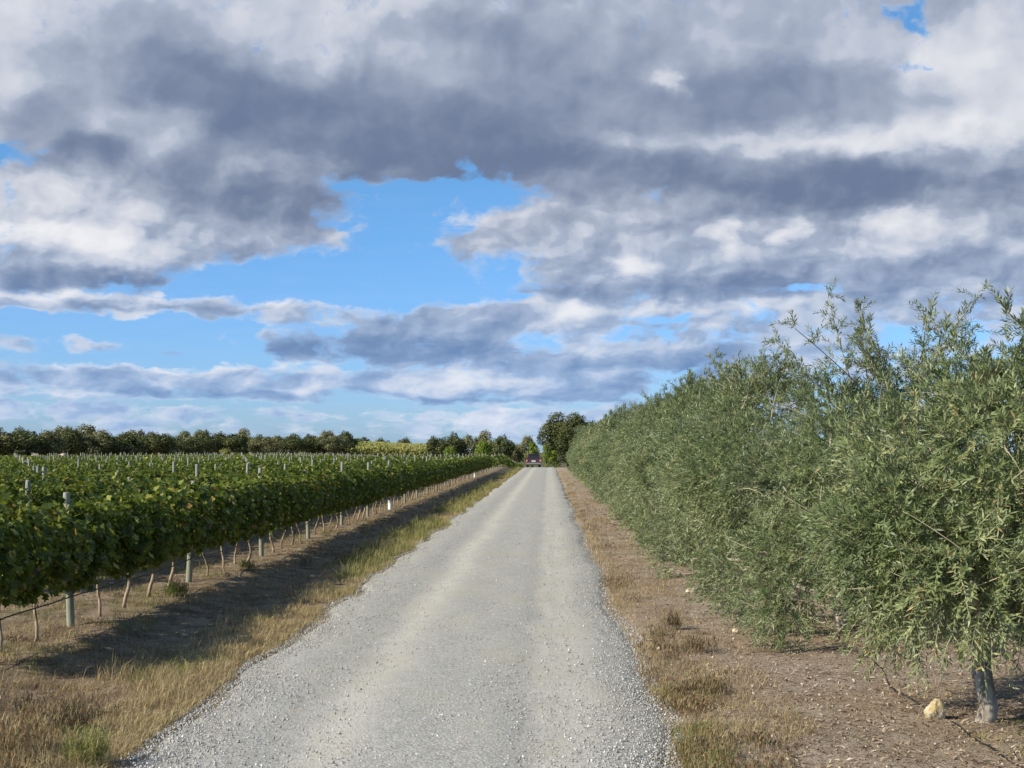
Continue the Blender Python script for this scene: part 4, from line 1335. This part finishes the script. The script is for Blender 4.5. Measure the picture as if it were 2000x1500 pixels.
# a few dry cane prunings on the earth
M['cane'] = simple('dry_cane', (.22, .13, .08), .85, .15, var=.3)
def cane(px, py, ang, L, label, seed):
    y = 2.1 * FPX / (py - 878); x = (px - 1071) / FPX * y
    r = np.random.default_rng(seed)
    t = np.linspace(0, 1, 8)
    X = x + math.cos(ang) * t * L + .02 * np.sin(t * 6 + seed); Y = y + math.sin(ang) * t * L
    Z = ground_z(X, Y) + .012 + .02 * np.sin(t * 3.1)
    pts = np.stack([X, Y, Z], 1) - (x, y, gz(x, y))
    b = MB(); v, f = tube(pts, np.linspace(.007, .003, 8), 5); b.add(v, f)
    for j in (3, 5):
        a = ang + r.uniform(-1, 1)
        q = np.array([pts[j], pts[j] + (math.cos(a) * .12, math.sin(a) * .12, .03)])
        v, f = tube(q, [.004, .002], 4); b.add(v, f)
    o = obj('dry_branch', b.mesh('dry_branch', M['cane']), loc=(x, y, gz(x, y)))
    tag(o, label, 'branch')
cane(1590, 1272, .25, .55, 'thin dry branch lying on the earth in front of the nearest olive crown', 1)
cane(1445, 1278, .35, .45, 'thin dry branch near the dense reddish weed clump', 2)
cane(1500, 1158, -1.2, .9, 'dark bent stick lying out from under the second olive tree', 3)

# ------------------------------------------------------------------ the car
import bmesh
M['paint'] = simple('dark_red_paint', (.055, .018, .017), .4, .5, coat=.4)
M['glass'] = simple('dark_window_glass', (.018, .022, .026), .12, .6)
M['trim'] = simple('black_trim', (.025, .025, .026), .6, .4)
M['tyre'] = simple('tyre_rubber', (.018, .018, .018), .85, .2)
M['alloy'] = simple('wheel_alloy', (.45, .45, .46), .35, .5, metal=.8)
M['red_lens'] = simple('tail_lamp_red', (.42, .02, .02), .2, .6, coat=.5)
M['clear_lens'] = simple('clear_lens', (.75, .75, .76), .15, .6)
M['plate'] = simple('number_plate_white', (.75, .76, .74), .5, .3)
M['dust_trim'] = simple('dusty_grey_bumper', (.21, .19, .17), .7, .3, var=.15)

def bm_obj(name, bm, m, parent, bevel=0.0, loc=None, smooth=False):
    if bevel: bmesh.ops.bevel(bm, geom=bm.edges[:], offset=bevel, segments=2, profile=.6, affect='EDGES')
    bmesh.ops.recalc_face_normals(bm, faces=bm.faces[:])
    me = bpy.data.meshes.new(name); bm.to_mesh(me); bm.free(); me.materials.append(m)
    if smooth:
        for p in me.polygons: p.use_smooth = True
    return obj(name, me, parent, loc)
def bm_box(x0, x1, y0, y1, z0, z1):
    bm = bmesh.new(); v, f = box(x0, x1, y0, y1, z0, z1)
    vs = [bm.verts.new(q) for q in v]
    for q in f: bm.faces.new([vs[i] for i in q])
    return bm
def bm_prism(profile, hw):
    """A side profile (y, z, half width) swept across the car."""
    bm = bmesh.new()
    a = [bm.verts.new((-w * hw, y, z)) for (y, z, w) in profile]
    b = [bm.verts.new((w * hw, y, z)) for (y, z, w) in profile]
    n = len(a)
    bm.faces.new(a); bm.faces.new(b[::-1])
    for i in range(n): bm.faces.new((a[i], b[i], b[(i + 1) % n], a[(i + 1) % n]))
    return bm
def quad_slab(pts, thick):
    """A thin slab behind the four given corners."""
    p = [Vector(q) for q in pts]
    nn = (p[1] - p[0]).cross(p[2] - p[0]).normalized() * thick
    bm = bmesh.new()
    a = [bm.verts.new(q) for q in p]; b = [bm.verts.new(q - nn) for q in p]
    bm.faces.new(a); bm.faces.new(b[::-1])
    for i in range(4): bm.faces.new((a[i], b[i], b[(i + 1) % 4], a[(i + 1) % 4]))
    return bm
CX, CY = px_at(1042, 176.0), 176.0
car = empty('car', (CX, CY, float(crest(CX, CY)) + .012), 0)
tag(car, 'small dark red hatchback seen from behind far down the gravel track', 'car')
HW = .86
body = bm_obj('body', bm_prism([(0.02, .36, .96), (0.0, .52, .99), (.03, .80, 1.0), (.10, 1.00, .97), (3.0, 1.00, .97), (4.05, .82, .90), (4.15, .60, .92), (4.12, .30, .92), (.20, .26, .94)], HW), M['paint'], car, .035)
bm_obj('roof', bm_prism([(.10, .985, .95), (.36, 1.56, .78), (.75, 1.61, .77), (2.0, 1.60, .77), (2.35, 1.53, .78), (3.05, .985, .93)], HW), M['paint'], car, .03)
bm_obj('rear_window', quad_slab([(-.62, .118, 1.06), (.62, .118, 1.06), (.56, .322, 1.50), (-.56, .322, 1.50)], .03), M['glass'], car)
bm_obj('windscreen', quad_slab([(.66, 3.00, 1.05), (-.66, 3.00, 1.05), (-.58, 2.44, 1.50), (.58, 2.44, 1.50)], .03), M['glass'], car)
for s in (-1, 1):
    def side(y0, y1, y2, y3):
        pts = [(s * HW * .957, y0, 1.05), (s * HW * .957, y1, 1.05), (s * HW * .812, y2, 1.49), (s * HW * .812, y3, 1.49)]
        return pts if s > 0 else pts[::-1]
    bm_obj('side_window', quad_slab(side(.42, 1.42, 1.42, .55), .03), M['glass'], car)
    bm_obj('side_window', quad_slab(side(1.50, 2.75, 2.32, 1.50), .03), M['glass'], car)
    lamp = bm_obj('tail_lamp', bm_box(s * .80 - .075, s * .80 + .075, -.035, .14, .62, .97), M['red_lens'], car, .02)
    bm_obj('lens', bm_box(s * .80 - .06, s * .80 + .06, -.045, .0, .74, .84), M['clear_lens'], lamp, .01)
    bm_obj('mirror', bm_box(s * .97 - .09, s * .97 + .09, 2.45, 2.58, 1.02, 1.16), M['trim'], car, .03)
    bm_obj('door_handle', bm_box(s * .865 - .02, s * .865 + .02, 1.32, 1.50, .86, .90), M['trim'], car, .008)
    for wy in (.72, 3.30):
        w = MB()
        v, f = tube([(s * .62, 0, 0), (s * .64, 0, 0), (s * .82, 0, 0), (s * .84, 0, 0)], [.27, .31, .31, .27], 20); w.add(v, f)
        wo_ = obj('wheel', w.mesh('tyre', M['tyre'], smooth=False), car, (0, wy, .31))
        rm = MB()
        v, f = tube([(s * .80, 0, 0), (s * .852, 0, 0)], [.19, .17], 14); rm.add(v, f)
        obj('rim', rm.mesh('rim', M['alloy']), wo_)
bump = bm_obj('rear_bumper', bm_box(-.85, .85, -.10, .20, .34, .56), M['dust_trim'], car, .04)
bm_obj('front_bumper', bm_box(-.80, .80, 3.98, 4.24, .30, .54), M['dust_trim'], car, .04)
bm_obj('number_plate', bm_box(-.24, .24, -.022, .02, .67, .76), M['plate'], car, .004)
bm_obj('tailgate_handle', bm_box(-.30, .30, -.03, .06, .80, .835), M['clear_lens'], car, .006)
bm_obj('spoiler', bm_box(-.60, .60, .24, .48, 1.545, 1.59), M['trim'], car, .012)
for s in (-1, 1): bm_obj('headlight', bm_box(s * .66 - .14, s * .66 + .14, 4.0, 4.16, .60, .76), M['clear_lens'], car, .02)
